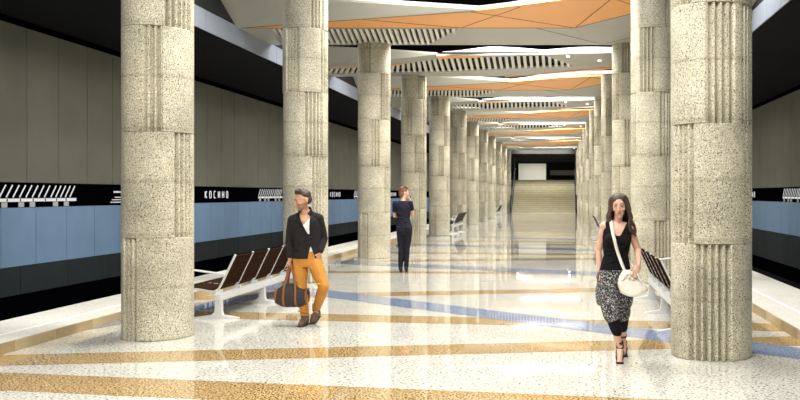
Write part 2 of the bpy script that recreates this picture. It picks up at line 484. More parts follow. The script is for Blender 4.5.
PA = {}
def build_A():
    z = ZC; zs = lambda v: ZC + 0.1*(v - 2.33)
    bm = bmesh.new()   # grey faces
    slab(bm, [P(XLF, 0, z), P(XRF, 0, z), P(XRF, 0.10, z), P(XLF, 0.10, z)], TH)
    slab(bm, [P(XLF, 2.2, z), P(-2.46, 2.2, z), P(-2.42, 2.33, z), P(XLF, 2.33, z)], TH)
    slab(bm, [P(-3.5, 0.1, z), P(XRF, 0.1, z), P(XRF, 2.33, z), P(-2.42, 2.33, z)], TH)
    slab(bm, [P(XLF, 0.1, z), P(-7.2, 0.1, z), P(-7.0, 2.2, z), P(XLF, 2.2, z)], TH)
    slab(bm, [P(0.335, 2.33, z), P(XRF, 2.33, z), P(XRF, 4.4, zs(4.4)), P(2.6, 4.3, zs(4.3)), P(1.565, 3.4, zs(3.4))], TH)
    # near grey facets that turn up towards the cove
    slab(bm, [P(XLF, 2.33, z), P(-5.59, 2.8, zs(2.8)), P(-5.5, 3.3, 6.12), P(XLF, 3.35, 6.15)], TH)
    slab(bm, [P(-5.59, 2.8, zs(2.8)), P(-2.05, 3.57, zs(3.57)), P(-1.85, 3.66, 5.83), P(-5.5, 3.3, 6.12)], TH)
    PA['grey_panel'] = (bm, M['panel'])
    bm = bmesh.new()
    slab(bm, [P(XLF + 0.1, 2.331, z), P(0.335, 2.331, z), P(-2.05, 3.57, zs(3.57)), P(-5.59, 2.8, zs(2.8))], TH)
    slab(bm, [P(0.335, 2.331, z), P(1.565, 3.4, zs(3.4)), P(2.6, 4.3, zs(4.3)), P(2.6, 4.8, zs(4.8)), P(0.086, 4.38, zs(4.38)), P(-2.05, 3.57, zs(3.57))], TH)
    PA['orange_panel'] = (bm, M['orange'])
    bm = bmesh.new()
    far = lambda x: 0.11
    def near(x): return 2.19 if x < -3.4 else (2.19 if x < -2.6 else 2.19)
    n = int((7.0-2.5)/0.14)
    for i in range(n):
        xn = -6.98 + i*0.14; xf = xn*1.07 + 0.02
        lo = 0.11
        if xf > -3.55: lo = 0.11 + (xf + 3.55)*2.0
        if lo > 2.1: continue
        t = (lo - 0.11)/2.08
        xl = xf + (xn - xf)*t
        slab(bm, [P(xl, lo, z), P(xl + 0.075, lo, z), P(xn + 0.075, 2.19, z), P(xn, 2.19, z)], 0.09)
    PA['slat_grille'] = (bm, M['slat'])
    bm = bmesh.new()
    slab(bm, [P(-7.3, 0.05, z + 0.12), P(-3.3, 0.05, z + 0.12), P(-2.3, 2.3, z + 0.12), P(-7.3, 2.3, z + 0.12)], 0.02)
    PA['backing'] = (bm, M['void'])
    bm = bmesh.new()
    E = lambda x, v: P(x, v, zs(v) if v > 2.33 else z)
    for a, b in (((0.335, 2.33), (-2.05, 3.57)), ((0.335, 2.33), (1.1, 4.5)), ((1.1, 4.5), (1.9, 3.7)), ((-2.4, 2.33), (-4.6, 3.0)),
                 ((-2.4, 2.33), (-0.9, 3.9)), ((-0.6, 2.33), (1.1, 0.1)), ((1.1, 0.1), (2.6, 2.33)), ((XLF + 0.1, 2.33), (0.335, 2.33)), ((0.335, 2.33), (2.6, 4.3)),
                 ((-7.6, 2.33), (-5.6, 2.8)), ((-5.59, 2.8), (-2.05, 3.57)), ((-2.05, 3.57), (0.086, 4.38))):
        seam_bar(bm, E(*a), E(*b))
    PA['seam'] = (bm, M['seam'])
    bm = bmesh.new()
    xs = [-7.6, -5.5, -3.6, -1.85, -1.2, -0.5, 1.0, 2.5, 4.1]
    zz = [6.24, 6.12, 5.99, 5.86, 5.92, 6.03, 6.12, 6.18, 6.22]
    vv = [3.3, 3.25, 3.4, 3.55, 3.5, 3.4, 3.5, 3.5, 3.5]
    ribbon(bm, list(zip(xs, vv, zz)), [0.10, 0.13, 0.12, 0.10, 0.13, 0.16, 0.14, 0.12, 0.10])
    PA['cove_light'] = (bm, M['glow'])
PB = {}
def lerp_pts(pts):
    def f(x):
        if x <= pts[0][0]: return pts[0][1]
        for (a, b), (c, d) in zip(pts[:-1], pts[1:]):
            if x <= c: return b + (d-b)*(x-a)/(c-a)
        return pts[-1][1]
    return f
def build_B():
    z = ZC
    farp = [(-7.76, 0.6), (-5.5, 0.9), (-3.6, 1.2), (-1.2, 1.95), (0.3, 2.3), (0.9, 2.3)]
    nearp = [(-7.76, 1.9), (-5.3, 2.4), (-3.6, 3.75), (-1.2, 4.3), (-0.5, 4.4), (0.4, 2.35)]
    far, near = lerp_pts(farp), lerp_pts(nearp)
    bm = bmesh.new()
    # far strip
    xs = [-7.76, -6.5, -5.5, -4.5, -3.6, -2.4, -1.2, -0.4, 0.3]
    zf = lambda x: z if x < -1.5 else z + (x + 1.5)*0.10
    for a, b in zip(xs[:-1], xs[1:]):
        slab(bm, [P(a, 0, zf(a)), P(b, 0, zf(b)), P(b, far(b), z), P(a, far(a), z)], TH)
    slab(bm, [P(0.3, 0, zf(0.3)), P(XRF, 0, zf(XRF)), P(XRF, 4.4, z + 0.1), P(0.3, 2.35, z)], TH)
    slab(bm, [P(0.4, 2.35, z), P(XRF, 4.4, z + 0.1), P(-0.5, 4.4, z)], TH)
    slab(bm, [P(-0.5, 4.4, z), P(XRF, 4.4, z + 0.1), P(XRF, 4.55, z + 0.12), P(-0.5, 4.55, z)], TH)
    slab(bm, [P(-3.6, 3.75, z), P(-1.2, 4.3, z), P(-0.5, 4.4, z), P(-0.5, 4.55, z), P(-3.6, 4.2, z + 0.02)], TH)
    slab(bm, [P(XLF, 1.9, z), P(-5.3, 2.4, z), P(-3.6, 3.75, z), P(-3.6, 4.0, z + 0.1), P(-5.2, 3.3, 6.0), P(XLF, 3.1, 6.15)], TH)
    PB['grey_panel'] = (bm, M['panel'])
    bm = bmesh.new()
    slab(bm, [P(-1.9, -0.02, z - 0.03), P(XRF, -0.02, zf(XRF) - 0.1), P(XRF, 0.75, zf(XRF) - 0.17), P(0.6, 0.5, zf(0.6) - 0.07)], 0.03)
    slab(bm, [P(-3.6, 3.75, z - 0.006), P(-2.3, 4.05, z - 0.006), P(-2.3, 4.3, z - 0.006), P(-3.6, 4.18, z - 0.006)], 0.02)
    slab(bm, [P(XLF + 0.05, 1.75, z - 0.006), P(-5.3, 2.28, z - 0.006), P(-4.7, 2.9, z - 0.006), P(-5.3, 2.5, z - 0.004), P(XLF + 0.05, 1.95, z - 0.006)], 0.02)
    PB['orange_panel'] = (bm, M['orange'])
    bm = bmesh.new()
    slats(bm, far, near, -7.4, 0.35, 0.18, z)
    PB['slat_grille'] = (bm, M['slat'])
    bm = bmesh.new()
    for a, b in zip(xs[:-1], xs[1:]):
        slab(bm, [P(a, far(a) - 0.1, z + 0.14), P(b, far(b) - 0.1, z + 0.14), P(b, near(b) + 0.1, z + 0.14), P(a, near(a) + 0.1, z + 0.14)], 0.02)
    PB['backing'] = (bm, M['void'])
    bm = bmesh.new()
    N = 40; pts = []; hs = []
    for i in range(N + 1):
        x = -3.4 + (4.0 + 3.4)*i/N
        pts.append((x, 4.42, z + 0.10 + 0.012*max(0, x)))
        env = min(1, (x + 3.4)/1.2)
        hs.append((0.05 + 0.09*abs(math.sin((x + 3.4)*PI/2.9)))*env*(1 - 0.4*max(0, x)/4) + 0.02)
    ribbon(bm, pts, hs)
    for i in range(8):
        pass
    PB['cove_light'] = (bm, M['glow'])
    bm = bmesh.new()
    for x, v in ((1.15, 3.4), (0.2, 4.2)):
        frustum(bm, (x, -v, z + 0.015), (x, -v, z - 0.012), 0.05, 0.05, 14)
    PB['downlight'] = (bm, M['spot'])
build_A(); build_B()
def to_meshes(PD):
    out = {}
    for nm, (bm, m) in PD.items():
        bmesh.ops.recalc_face_normals(bm, faces=bm.faces[:])
        me = bpy.data.meshes.new(nm); bm.to_mesh(me); bm.free(); me.materials.append(m); out[nm] = me
    return out
MA, MB_ = to_meshes(PA), to_meshes(PB)
for k in range(2, 12):
    isA = (k % 2 == 0)
    rank = ordn[k//2] if k//2 < 5 else 'last'
    if isA:
        if k == 2: lab = 'nearest and largest orange folded ceiling panel, at the top of the picture'
        else: lab = 'orange folded ceiling panel over the %s pair of columns' % ordn[k]
    else:
        lab = 'grey slatted ceiling panel with curved cove light over the %s pair of columns' % ordn[k]
    r = empty('ceiling_panel', (0, YK[k], 0), lab, 'ceiling panel', 'orange folded ceiling panels' if isA else 'grey slatted ceiling panels')
    for nm, me in (MA if isA else MB_).items():
        o = bpy.data.objects.new(nm, me); COL.objects.link(o); o.parent = r

# ------------------------------------------------------------------ far stairs and upper hall
bm = bmesh.new()
SX0, SX1, SY = -4.45, 1.3, 76.6
for i in range(18):
    box(bm, SX0, SX1, SY + 0.34*i, SY + 6.2, 0.17*i + (0.001 if i == 0 else 0), 0.17*(i+1), 0)
    box(bm, SX0, SX1, SY + 0.34*i - 0.01, SY + 0.34*i + 0.06, 0.17*(i+1) - 0.03, 0.17*(i+1) + 0.004, 1)
struct(bm, 'stairs', [M['stair'], M['nosing']])
bm = bmesh.new(); box(bm, -6, 3, SY + 6.2, 96, 2.7, 3.06)
struct(bm, 'floor_upper_hall', M['stair'])
bm = bmesh.new()
box(bm, XLW, SX0 - 0.12, 84.0, 84.3, -1.5, 7.3); box(bm, SX1 + 0.12, XRW, 84.0, 84.3, -1.5, 7.3)
box(bm, SX0 - 0.12, SX1 + 0.12, 84.0, 84.3, 4.85, 7.3)
for i, (yy, zz) in enumerate(((79.5, 5.45), (81.0, 5.2), (82.6, 5.0))):
    box(bm, XLF, XRF, yy, yy + 0.5, zz, 7.3)
struct(bm, 'wall_far', M['hall_dark'])
bm = bmesh.new(); box(bm, -6, 3, 95, 95.2, 3.06, 6)
struct(bm, 'wall_upper_hall', M['hall_dark'])
bm = bmesh.new(); box(bm, -6, 3, 84.3, 95.2, 5.4, 5.6)
struct(bm, 'ceiling_upper_hall', M['hall_dark'])
bm = bmesh.new(); box(bm, -4.55, -1.6, 91, 91.15, 3.07, 4.95)
struct(bm, 'wall_white_partition', M['hall_white'])
bm = bmesh.new(); box(bm, -1.2, 1.6, 93, 93.1, 3.75, 4.3)
struct(bm, 'trim_hall_band', mat('hall_band_grey', srgb(120,116,104), 0.6))
for s, x, lab in ((-1, SX0 - 0.08, 'dark balustrade along the left side of the far stairs'), (1, SX1 + 0.08, 'dark balustrade along the right side of the far stairs')):
    r = empty('stair_balustrade', (x, SY, 0), lab, 'balustrade', 'balustrades of the far stairs')
    bm = bmesh.new()
    L_ = 6.2; Hh = 3.1
    v = [(-0.04, -0.3, 0.0), (-0.04, L_, Hh), (-0.04, L_, Hh + 0.85), (-0.04, -0.3, 0.75)]
    A = [bm.verts.new(p) for p in v]; B = [bm.verts.new((0.04, p[1], p[2])) for p in v]
    bm.faces.new(A); bm.faces.new(B[::-1])
    for q in range(4): bm.faces.new((A[q], B[q], B[(q+1) % 4], A[(q+1) % 4]))
    fin(bm, 'side_panel', M['rail_blue'], r)
    bm = bmesh.new(); tube(bm, [(0, -0.45, 0.98), (0, L_, Hh + 1.05), (0, L_ + 1, Hh + 1.05)], 0.07, 8)
    o = fin(bm, 'handrail', M['rail_dark'], r, smooth=True); o['label'] = 'black handrail'
    for i in range(6):
        y = -0.3 + i*1.3; z0 = 0.5*max(0, y)
        bm = bmesh.new(); box(bm, -0.05, 0.05, y - 0.05, y + 0.05, z0, z0 + 1.05)
        fin(bm, 'post', M['rail_dark'], r)
    bm = bmesh.new(); box(bm, -0.06, 0.06, L_ - 0.6, L_ - 0.3, 3.0, 5.6)
    fin(bm, 'end_post', M['rail_dark'], r)

# ------------------------------------------------------------------ wall signs
def quadbar(bm, a, b, w, t=0.012):
    """bar in the (u, v) plane from a to b, width w; built in local x (u), z (v), y out"""
    a = Vector((a[0], 0, a[1])); b = Vector((b[0], 0, b[1])); d = (b - a).normalized()
    s = Vector((-d.z, 0, d.x))*w/2
    pts = [a - s, a + s, b + s, b - s]
    A = [bm.verts.new(p) for p in pts]; B = [bm.verts.new(p + Vector((0, -t, 0))) for p in pts]
    bm.faces.new(A); bm.faces.new(B[::-1])
    for q in range(4): bm.faces.new((A[q], B[q], B[(q+1) % 4], A[(q+1) % 4]))
GL = {'К': [((.0, 0), (.0, 1)), ((.0, .45), (.55, 1)), ((.12, .55), (.58, 0))],
      'О': [((0, .15), (0, .85)), ((.6, .15), (.6, .85)), ((.0, .85), (.15, 1)), ((.15, 1), (.45, 1)), ((.45, 1), (.6, .85)), ((.6, .15), (.45, 0)), ((.45, 0), (.15, 0)), ((.15, 0), (0, .15))],
      'С': [((0, .15), (0, .85)), ((.0, .85), (.15, 1)), ((.15, 1), (.55, 1)), ((.55, 0), (.15, 0)), ((.15, 0), (0, .15))],
      'И': [((0, 0), (0, 1)), ((.6, 0), (.6, 1)), ((0, .05), (.6, .95))],
      'Н': [((0, 0), (0, 1)), ((.6, 0), (.6, 1)), ((0, .5), (.6, .5))]}
LETTERS = {}
def letter_mesh(ch, h, w):
    if ch not in LETTERS:
        bm = bmesh.new()
        for a, b in GL[ch]: quadbar(bm, (a[0]*h, a[1]*h), (b[0]*h, b[1]*h), w)
        bmesh.ops.recalc_face_normals(bm, faces=bm.faces[:])
        me = bpy.data.meshes.new('letter'); bm.to_mesh(me); bm.free(); me.materials.append(M['sign']); LETTERS[ch] = me
    return LETTERS[ch]
def sign_root(name, side, y, label, cat, group):
    # local x = reading direction, local -y = out of wall
    x = XLW + 0.0305 if side == 'left' else XRW - 0.0305
    return empty(name, (x, y, 0), label, cat, group, rz=PI/2 if side == 'left' else -PI/2)
def name_sign(side, y, label):
    r = sign_root('station_name_sign', side, y, label, 'sign', 'station name signs')
    for i, ch in enumerate('КОСИНО'):
        o = bpy.data.objects.new('letter', letter_mesh(ch, 0.2, 0.034)); COL.objects.link(o); o.parent = r
        o.location = (i*0.33, 0, 1.58)
MAPM = {}
def map_meshes():
    def mk(n, bm, m):
        bmesh.ops.recalc_face_normals(bm, faces=bm.faces[:])
        me = bpy.data.meshes.new(n); bm.to_mesh(me); bm.free(); me.materials.append(m); MAPM[n] = me
    bm = bmesh.new(); quadbar(bm, (0, 1.578), (2.62, 1.578), 0.066); mk('route_line', bm, M['sign'])
    bm = bmesh.new()
    rnd = random.Random(3)
    p = 0.0
    while p < 0.30:
        l = 0.31
        d = Vector((0.62, 0.78))
        quadbar(bm, (d.x*p, d.y*p), (d.x*(p + l), d.y*(p + l)), 0.024); p += l + 0.006
    mk('station_name', bm, M['sign'])
    bm = bmesh.new(); quadbar(bm, (0, 0), (0.035, 0), 0.05, 0.016); mk('station_mark', bm, M['wall_black'])
    bm = bmesh.new(); quadbar(bm, (0, 0), (0.17, 0), 0.1); mk('interchange_square', bm, M['signgrey'])
map_meshes()
def route_map(side, y, label):
    r = sign_root('route_map', side, y, label, 'route map', 'line maps on the wall band')
    def add(n, u, v):
        o = bpy.data.objects.new(n, MAPM[n]); COL.objects.link(o); o.parent = r; o.location = (u, 0, v)
    add('route_line', 0, 0)
    us = [0.02 + 0.205*i for i in range(8)] + [1.68 + 0.175*i for i in range(5)]
    for u in us:
        add('station_name', u, 1.635); 
    for u in us[1::2]: add('station_mark', u, 1.578)
    for u in (0.08, 0.60, 0.96, 1.76, 2.16): add('interchange_square', u, 1.485)
TX = {}
def text_list(side, y, label):
    r = sign_root('direction_text', side, y, label, 'sign', 'small direction texts on the wall band')
    rnd = random.Random(11)
    rows = [(1.87, 0.55, 0.05), (1.75, 0.2, 0.04), (1.62, 0.25, 0.022), (1.56, 0.12, 0.022), (1.50, 0.05, 0.022)]
    for v, u0, h in rows:
        u = u0
        while u < 0.80:
            w = rnd.uniform(0.03, 0.07)
            bm = bmesh.new(); quadbar(bm, (u, v), (u + w, v), h); fin(bm, 'word', M['sign'], r)
            u += w + rnd.choice((0.014, 0.014, 0.03))
wh = ['beside the nearest left column', 'seen between the first and second left columns', 'seen between the second and third left columns', 'seen between the third and fourth left columns', 'far along the wall']
for i in range(3):
    route_map('left', 16.42 + 14.1*i, ['white line map at the left edge of the picture on the black wall band', 'white line map on the left wall to the left of the man', 'white line map on the left wall beside the third column', 'white line map farthest along the left wall'][i])
    name_sign('left', 25.95 + 14.1*i, ['white station name on the left wall between the two front columns', 'white station name on the left wall right of the man', 'white station name on the left wall behind the woman with the phone', 'white station name farthest along the left wall'][i])
    if i < 1:
        text_list('left', 20.45 + 14.1*i, ['small white direction text just left of the front left column', 'small white direction text behind the second left column'][i])
route_map('right', 29.35, 'white line map on the right wall at the picture edge')
name_sign('right', 35.4, 'white station name on the right wall behind the big column')

# ------------------------------------------------------------------ benches
BM = {}
def bench_parts():
    def keep(n, bm, m, sm=False):
        bmesh.ops.recalc_face_normals(bm, faces=bm.faces[:])
        me = bpy.data.meshes.new(n); bm.to_mesh(me); bm.free(); me.materials.append(m)
        if sm:
            for p in me.polygons: p.use_smooth = True
            me.set_sharp_from_angle(angle=math.radians(40))
        BM[n] = me
    bm = bmesh.new(); box(bm, -0.05, 0.05, -0.06, 3.36, 0.25, 0.35)
    bmesh.ops.bevel(bm, geom=bm.edges[:], offset=0.012, segments=2, affect='EDGES'); keep('beam', bm, M['alu'])
    bm = bmesh.new()
    # foot: tapered blade + post
    prof = [(-0.36, 0.0), (0.27, 0.0), (0.27, 0.02), (0.06, 0.055), (0.045, 0.10), (0.04, 0.25), (-0.04, 0.25), (-0.05, 0.10), (-0.10, 0.055), (-0.36, 0.02)]
    A = [bm.verts.new((x, -0.035, z)) for x, z in prof]; B = [bm.verts.new((x, 0.035, z)) for x, z in prof]
    bm.faces.new(A); bm.faces.new(B[::-1]); n = len(prof)
    for q in range(n): bm.faces.new((A[q], B[q], B[(q+1) % n], A[(q+1) % n]))
    keep('leg', bm, M['alu'])
    bm = bmesh.new()
    path = bez([(-0.50, 0, 0.415), (-0.30, 0, 0.405), (-0.10, 0, 0.375), (-0.02, 0, 0.40), (0.03, 0, 0.47), (0.12, 0, 0.66), (0.225, 0, 0.875)], 5)
    sweep(bm, path, 0.028, 0.022, up=Vector((1, 0, 0.6)))
    box(bm, -0.045, 0.045, -0.02, 0.02, 0.345, 0.40)
    keep('frame', bm, M['alu'])
    bm = bmesh.new()
    path = bez([(-0.49, 0.33, 0.425), (-0.30, 0.33, 0.408), (-0.10, 0.33, 0.385), (-0.03, 0.33, 0.405)], 5)
    sweep(bm, path, 0.62, 0.014, up=Vector((0, 0, 1)))
    for p in path[::2]:
        box(bm, p.x - 0.008, p.x + 0.008, 0.02, 0.64, p.z + 0.004, p.z + 0.014)
    keep('seat', bm, M['sling'])
    bm = bmesh.new()
    path = bez([(0.02, 0.33, 0.45), (0.06, 0.33, 0.535), (0.12, 0.33, 0.66), (0.215, 0.33, 0.855)], 6)
    sweep(bm, path, 0.62, 0.014, up=Vector((-1, 0, 0.45)))
    for p in path[::3]:
        box(bm, p.x - 0.012, p.x + 0.012, 0.02, 0.64, p.z - 0.008, p.z + 0.008)
    keep('backrest', bm, M['sling'])
bm = bmesh.new(); tube(bm, bez([(-0.44, 0, 0.42), (-0.45, 0, 0.60), (-0.41, 0, 0.665), (-0.20, 0, 0.645), (0.07, 0, 0.605)], 5), 0.014, 8)
bmesh.ops.recalc_face_normals(bm, faces=bm.faces[:])
me_ = bpy.data.meshes.new('armrest'); bm.to_mesh(me_); bm.free(); me_.materials.append(M['alu']); BM['armrest'] = me_
bench_parts()
def bench(x, y, rz, label, n=5):
    r = empty('platform_bench', (x, y, 0), label, 'bench', 'platform benches', rz)
    def add(nm, yy):
        o = bpy.data.objects.new(nm, BM[nm]); COL.objects.link(o); o.parent = r; o.location = (0, yy, 0)
    add('beam', 0)
    for yy in (0.0, 1.68, 3.3): add('leg', yy)
    for yy in (0.0, 3.3): add('armrest', yy)
    for i in range(n + 1): add('frame', 0.66*i)
    for i in range(n): add('seat', 0.66*i); add('backrest', 0.66*i)
bench(-4.65, 11.56, 0, 'brown slung bench on aluminium beam behind the left foreground column')
bench(1.46, 13.75, PI, 'brown slung bench beside the large right foreground column')
bench(-4.65, 36.6, 0, 'small distant brown bench between the fifth and sixth left columns')
bench(-4.65, 61.0, 0, 'tiny farthest brown bench between the ninth and tenth left columns')
bench(1.46, 33.6, PI, 'distant brown bench in the right row left of the woman')
#PEOPLE_BEGIN
# ------------------------------------------------------------------ people
M['skin_m'] = mat('skin_tanned', srgb(206,158,128), 0.5, noise=0.05, nscale=20)
M['skin_w'] = mat('skin_fair', srgb(224,180,154), 0.5, noise=0.04, nscale=20)
M['lips'] = mat('lips', srgb(168,94,84), 0.4)
M['stubble'] = mat('stubble_shadow', srgb(140,104,84), 0.6)
M['eye_white'] = mat('eye_white', srgb(236,232,226), 0.2)
M['iris'] = mat('iris_brown', srgb(44,28,20), 0.15)
M['hair_dark'] = mat('hair_dark_brown', srgb(62,42,33), 0.45, noise=0.3, nscale=40, bump=0.5, bscale=60)
M['hair_brown'] = mat('hair_brown', srgb(58,42,32), 0.5, noise=0.3, nscale=50, bump=0.5, bscale=70)
M['hair_auburn'] = mat('hair_auburn', srgb(116,76,56), 0.5, noise=0.3, nscale=40, bump=0.5, bscale=60)
M['jacket'] = mat('jacket_charcoal', srgb(36,34,35), 0.9, spec=0.2, noise=0.15, nscale=60, bump=0.4, bscale=14)
M['lapel'] = mat('lapel_charcoal', srgb(28,27,28), 0.85, spec=0.2)
M['tee'] = mat('tee_white', srgb(236,232,226), 0.8, bump=0.3, bscale=12)
M['mustard'] = mat('trousers_mustard', srgb(186,126,46), 0.8, noise=0.12, nscale=7, bump=0.6, bscale=11)
M['suede'] = mat('boots_brown_suede', srgb(92,72,58), 0.85, noise=0.15, nscale=25)
M['sole'] = mat('shoe_sole_dark', srgb(40,32,28), 0.7)
M['black_cloth'] = mat('black_cloth', srgb(15,14,17), 0.9, spec=0.2, bump=0.3, bscale=14)
M['black_leather'] = mat('black_leather', srgb(22,20,22), 0.35)
M['navy'] = mat('navy_cloth', srgb(28,28,42), 0.85, spec=0.2, noise=0.15, nscale=10, bump=0.4, bscale=12)
M['navy_dark'] = mat('dark_trouser_cloth', srgb(28,28,38), 0.85, spec=0.2, noise=0.15, nscale=10, bump=0.4, bscale=12)
M['bag_white'] = mat('bag_cream_leather', srgb(226,220,206), 0.5, noise=0.06, nscale=6, bump=0.6, bscale=12)
M['bag_dark'] = mat('duffel_dark_canvas', srgb(48,38,36), 0.8, noise=0.15, nscale=40)
M['bag_tan'] = mat('duffel_brown_leather', srgb(130,82,44), 0.5, noise=0.12, nscale=12)
def skin_mat(name, col):
    m = mat(name, col, 0.5, noise=0.05, nscale=20); nt = m.node_tree; b = nt.nodes['Principled BSDF']
    src = b.inputs['Base Color'].links[0].from_socket
    a = nt.nodes.new('ShaderNodeAttribute'); a.attribute_name = 'tint'
    sp = nt.nodes.new('ShaderNodeSeparateColor'); nt.links.new(a.outputs['Color'], sp.inputs[0])
    for ch, c in (('Green', srgb(120,88,70)), ('Red', srgb(176,100,90))):
        x = nt.nodes.new('ShaderNodeMix'); x.data_type = 'RGBA'; x.inputs['B'].default_value = c
        nt.links.new(src, x.inputs['A']); nt.links.new(sp.outputs[ch], x.inputs['Factor']); src = x.outputs['Result']
    nt.links.new(src, b.inputs['Base Color'])
    return m
M['skin_m'] = skin_mat('skin_tanned', srgb(196,148,118))
M['skin_w'] = skin_mat('skin_fair', srgb(206,162,138))
def sst(e0, e1, x):
    t = min(1, max(0, (x - e0)/(e1 - e0))); return t*t*(3 - 2*t)
def lipf(q):
    if q.y > -0.066: return 0.0
    return 0.8*(1 - sst(0.75, 1.25, math.sqrt((q.x/0.021)**2 + ((q.z + 0.0525)/0.0095)**2)))
def beardf(q):
    if q.length > 0.16: return 0.0
    return 0.65*(1 - sst(-0.035, -0.018, q.z + 0.25*max(0, -q.y - 0.075)))*sst(-0.125, -0.10, q.z)*(1 - sst(0.01, 0.035, q.y))
def pattern_mat():
    m = bpy.data.materials.new('trousers_animal_print'); m.use_nodes = True
    nt = m.node_tree; b = nt.nodes['Principled BSDF']; tc = nt.nodes.new('ShaderNodeTexCoord')
    n = nt.nodes.new('ShaderNodeTexNoise'); n.inputs['Scale'].default_value = 95; n.inputs['Detail'].default_value = 2
    r = nt.nodes.new('ShaderNodeValToRGB'); r.color_ramp.elements[0].position = 0.54; r.color_ramp.elements[1].position = 0.63
    r.color_ramp.elements[0].color = srgb(26,26,30); r.color_ramp.elements[1].color = srgb(206,204,200)
    nt.links.new(tc.outputs['Object'], n.inputs['Vector']); nt.links.new(n.outputs['Fac'], r.inputs['Fac']); nt.links.new(r.outputs['Color'], b.inputs['Base Color'])
    b.inputs['Roughness'].default_value = 0.85
    return m
M['print'] = pattern_mat()

def head_matrix(c, yaw, pitch, roll=0, s=1.0):
    return Matrix.Translation(Vector(c)) @ Matrix.Rotation(math.radians(yaw), 4, 'Z') @ Matrix.Rotation(math.radians(roll), 4, 'Y') @ Matrix.Rotation(math.radians(pitch), 4, 'X') @ Matrix.Scale(s, 4)
def head_prims(bm, HM, male=True):
    E = lambda c, r, m=None: ell(bm, (0,0,0), r, M=HM @ Matrix.Translation(Vector(c)) @ (m if m else Matrix.Identity(4)), seg=18)
    T = lambda pts, rs: tube(bm, [HM @ Vector(p) for p in pts], rs, 10)
    j = 1.0 if male else 0.92
    E((0, 0.012, 0.035), (0.074, 0.094, 0.084))            # skull
    E((0, -0.022, 0.0), (0.064, 0.066, 0.075))             # face mass
    E((0, -0.030, -0.055), (0.053*j, 0.056, 0.050))        # jaw
    E((0, -0.068, -0.092), (0.021*j, 0.018, 0.016))        # chin
    for s in (-1, 1):
        E((s*0.040, -0.058, -0.018), (0.020, 0.022, 0.018))  # cheek bones
        E((s*0.030, -0.078, 0.038), (0.024, 0.010, 0.008))   # brows
        E((s*0.076, 0.012, 0.000), (0.009, 0.019, 0.030))    # ears
        E((s*0.010, -0.098, -0.022), (0.008, 0.010, 0.007))  # nostrils
    T([(0, -0.082, 0.026), (0, -0.094, 0.0), (0, -0.103 - (0.005 if male else 0), -0.018)], [0.0075, 0.0085, 0.0100])
    for s in (-1, 1):                                        # lids
        T([(s*0.017, -0.078, 0.017), (s*0.031, -0.0825, 0.0235), (s*0.046, -0.074, 0.017)], [0.004, 0.0055, 0.004])
        T([(s*0.018, -0.078, 0.012), (s*0.031, -0.080, 0.006), (s*0.045, -0.073, 0.012)], [0.004, 0.005, 0.004])
    E((0, -0.084, -0.047), (0.021, 0.012, 0.006)); E((0, -0.083, -0.058), (0.018, 0.012, 0.007))
def face_bits(root, HM, hairmat):
    for s in (-1, 1):
        bm = bmesh.new(); ell(bm, (0,0,0), (0.0130, 0.0100, 0.0060), M=HM @ Matrix.Translation(Vector((s*0.031, -0.0790, 0.015))), seg=12)
        e = fin(bm, 'eye', M['eye_white'], root, smooth=True)
        bm = bmesh.new(); ell(bm, (0,0,0), (0.0060, 0.0032, 0.0056), M=HM @ Matrix.Translation(Vector((s*0.031, -0.0868, 0.0154))), seg=10)
        fin(bm, 'iris', M['iris'], e, smooth=True)
        bm = bmesh.new(); tube(bm, [HM @ Vector(p) for p in ((s*0.014, -0.0890, 0.039), (s*0.032, -0.0890, 0.043), (s*0.050, -0.077, 0.037))], [0.0034, 0.0036, 0.002], 8)
        fin(bm, 'eyebrow', hairmat, root, smooth=True)
        bm = bmesh.new(); tube(bm, [HM @ Vector(p) for p in bez([(s*0.018, -0.0845, 0.0155), (s*0.026, -0.0885, 0.0205), (s*0.036, -0.0880, 0.0210), (s*0.046, -0.0790, 0.0165)], 3)], 0.0017, 6)
        fin(bm, 'eyelash', M['iris'], e, smooth=True)
def in_head(HM):
    I = HM.inverted()
    return lambda p: I @ p
def hand(bm, wrist, d, side, curl=25, s=1.0, spread=1.0, thumb_curl=20):
    """d: direction wrist->fingers; side: towards the thumb; palm normal n = the way fingers curl"""
    W = Vector(wrist); d = Vector(d).normalized(); t = Vector(side); t = (t - d*t.dot(d)).normalized(); n = d.cross(t).normalized()
    flip = 1
    B = Matrix((( t.x, n.x, d.x, 0), (t.y, n.y, d.y, 0), (t.z, n.z, d.z, 0), (0,0,0,1)))
    ell(bm, W + d*0.050*s, (0.040*s, 0.016*s, 0.052*s), M=B, seg=14)
    ell(bm, W + d*0.078*s, (0.040*s, 0.013*s, 0.020*s), M=B, seg=14)
    for i, (off, ln) in enumerate(((0.030, 0.072), (0.010, 0.082), (-0.010, 0.076), (-0.029, 0.060))):
        p = W + d*0.085*s + t*off*s
        dd = (d + t*off*1.5*spread).normalized(); pts = [p - d*0.02]
        pts.append(p)
        for q, (f, c) in enumerate(((0.45, 0.8), (0.32, 1.6), (0.23, 2.4))):
            a = math.radians(curl*c)
            pts.append(pts[-1] + (dd*math.cos(a) + n*math.sin(a))*ln*f*s)
        tube(bm, pts, [0.0085*s, 0.0088*s, 0.0082*s, 0.0075*s, 0.0062*s], 8)
    p0 = W + d*0.022*s + t*0.022*s
    p1 = p0 + (t*0.75 + d*0.55 + n*0.25).normalized()*0.042*s
    a = math.radians(thumb_curl)
    p2 = p1 + (d*0.9 + t*(0.5 - a) + n*0.3).normalized()*0.032*s
    p3 = p2 + (d*0.95 + t*(0.2 - a) + n*0.4).normalized()*0.024*s
    tube(bm, [p0, p1, p2, p3], [0.014*s, 0.011*s, 0.0095*s, 0.0075*s], 8)
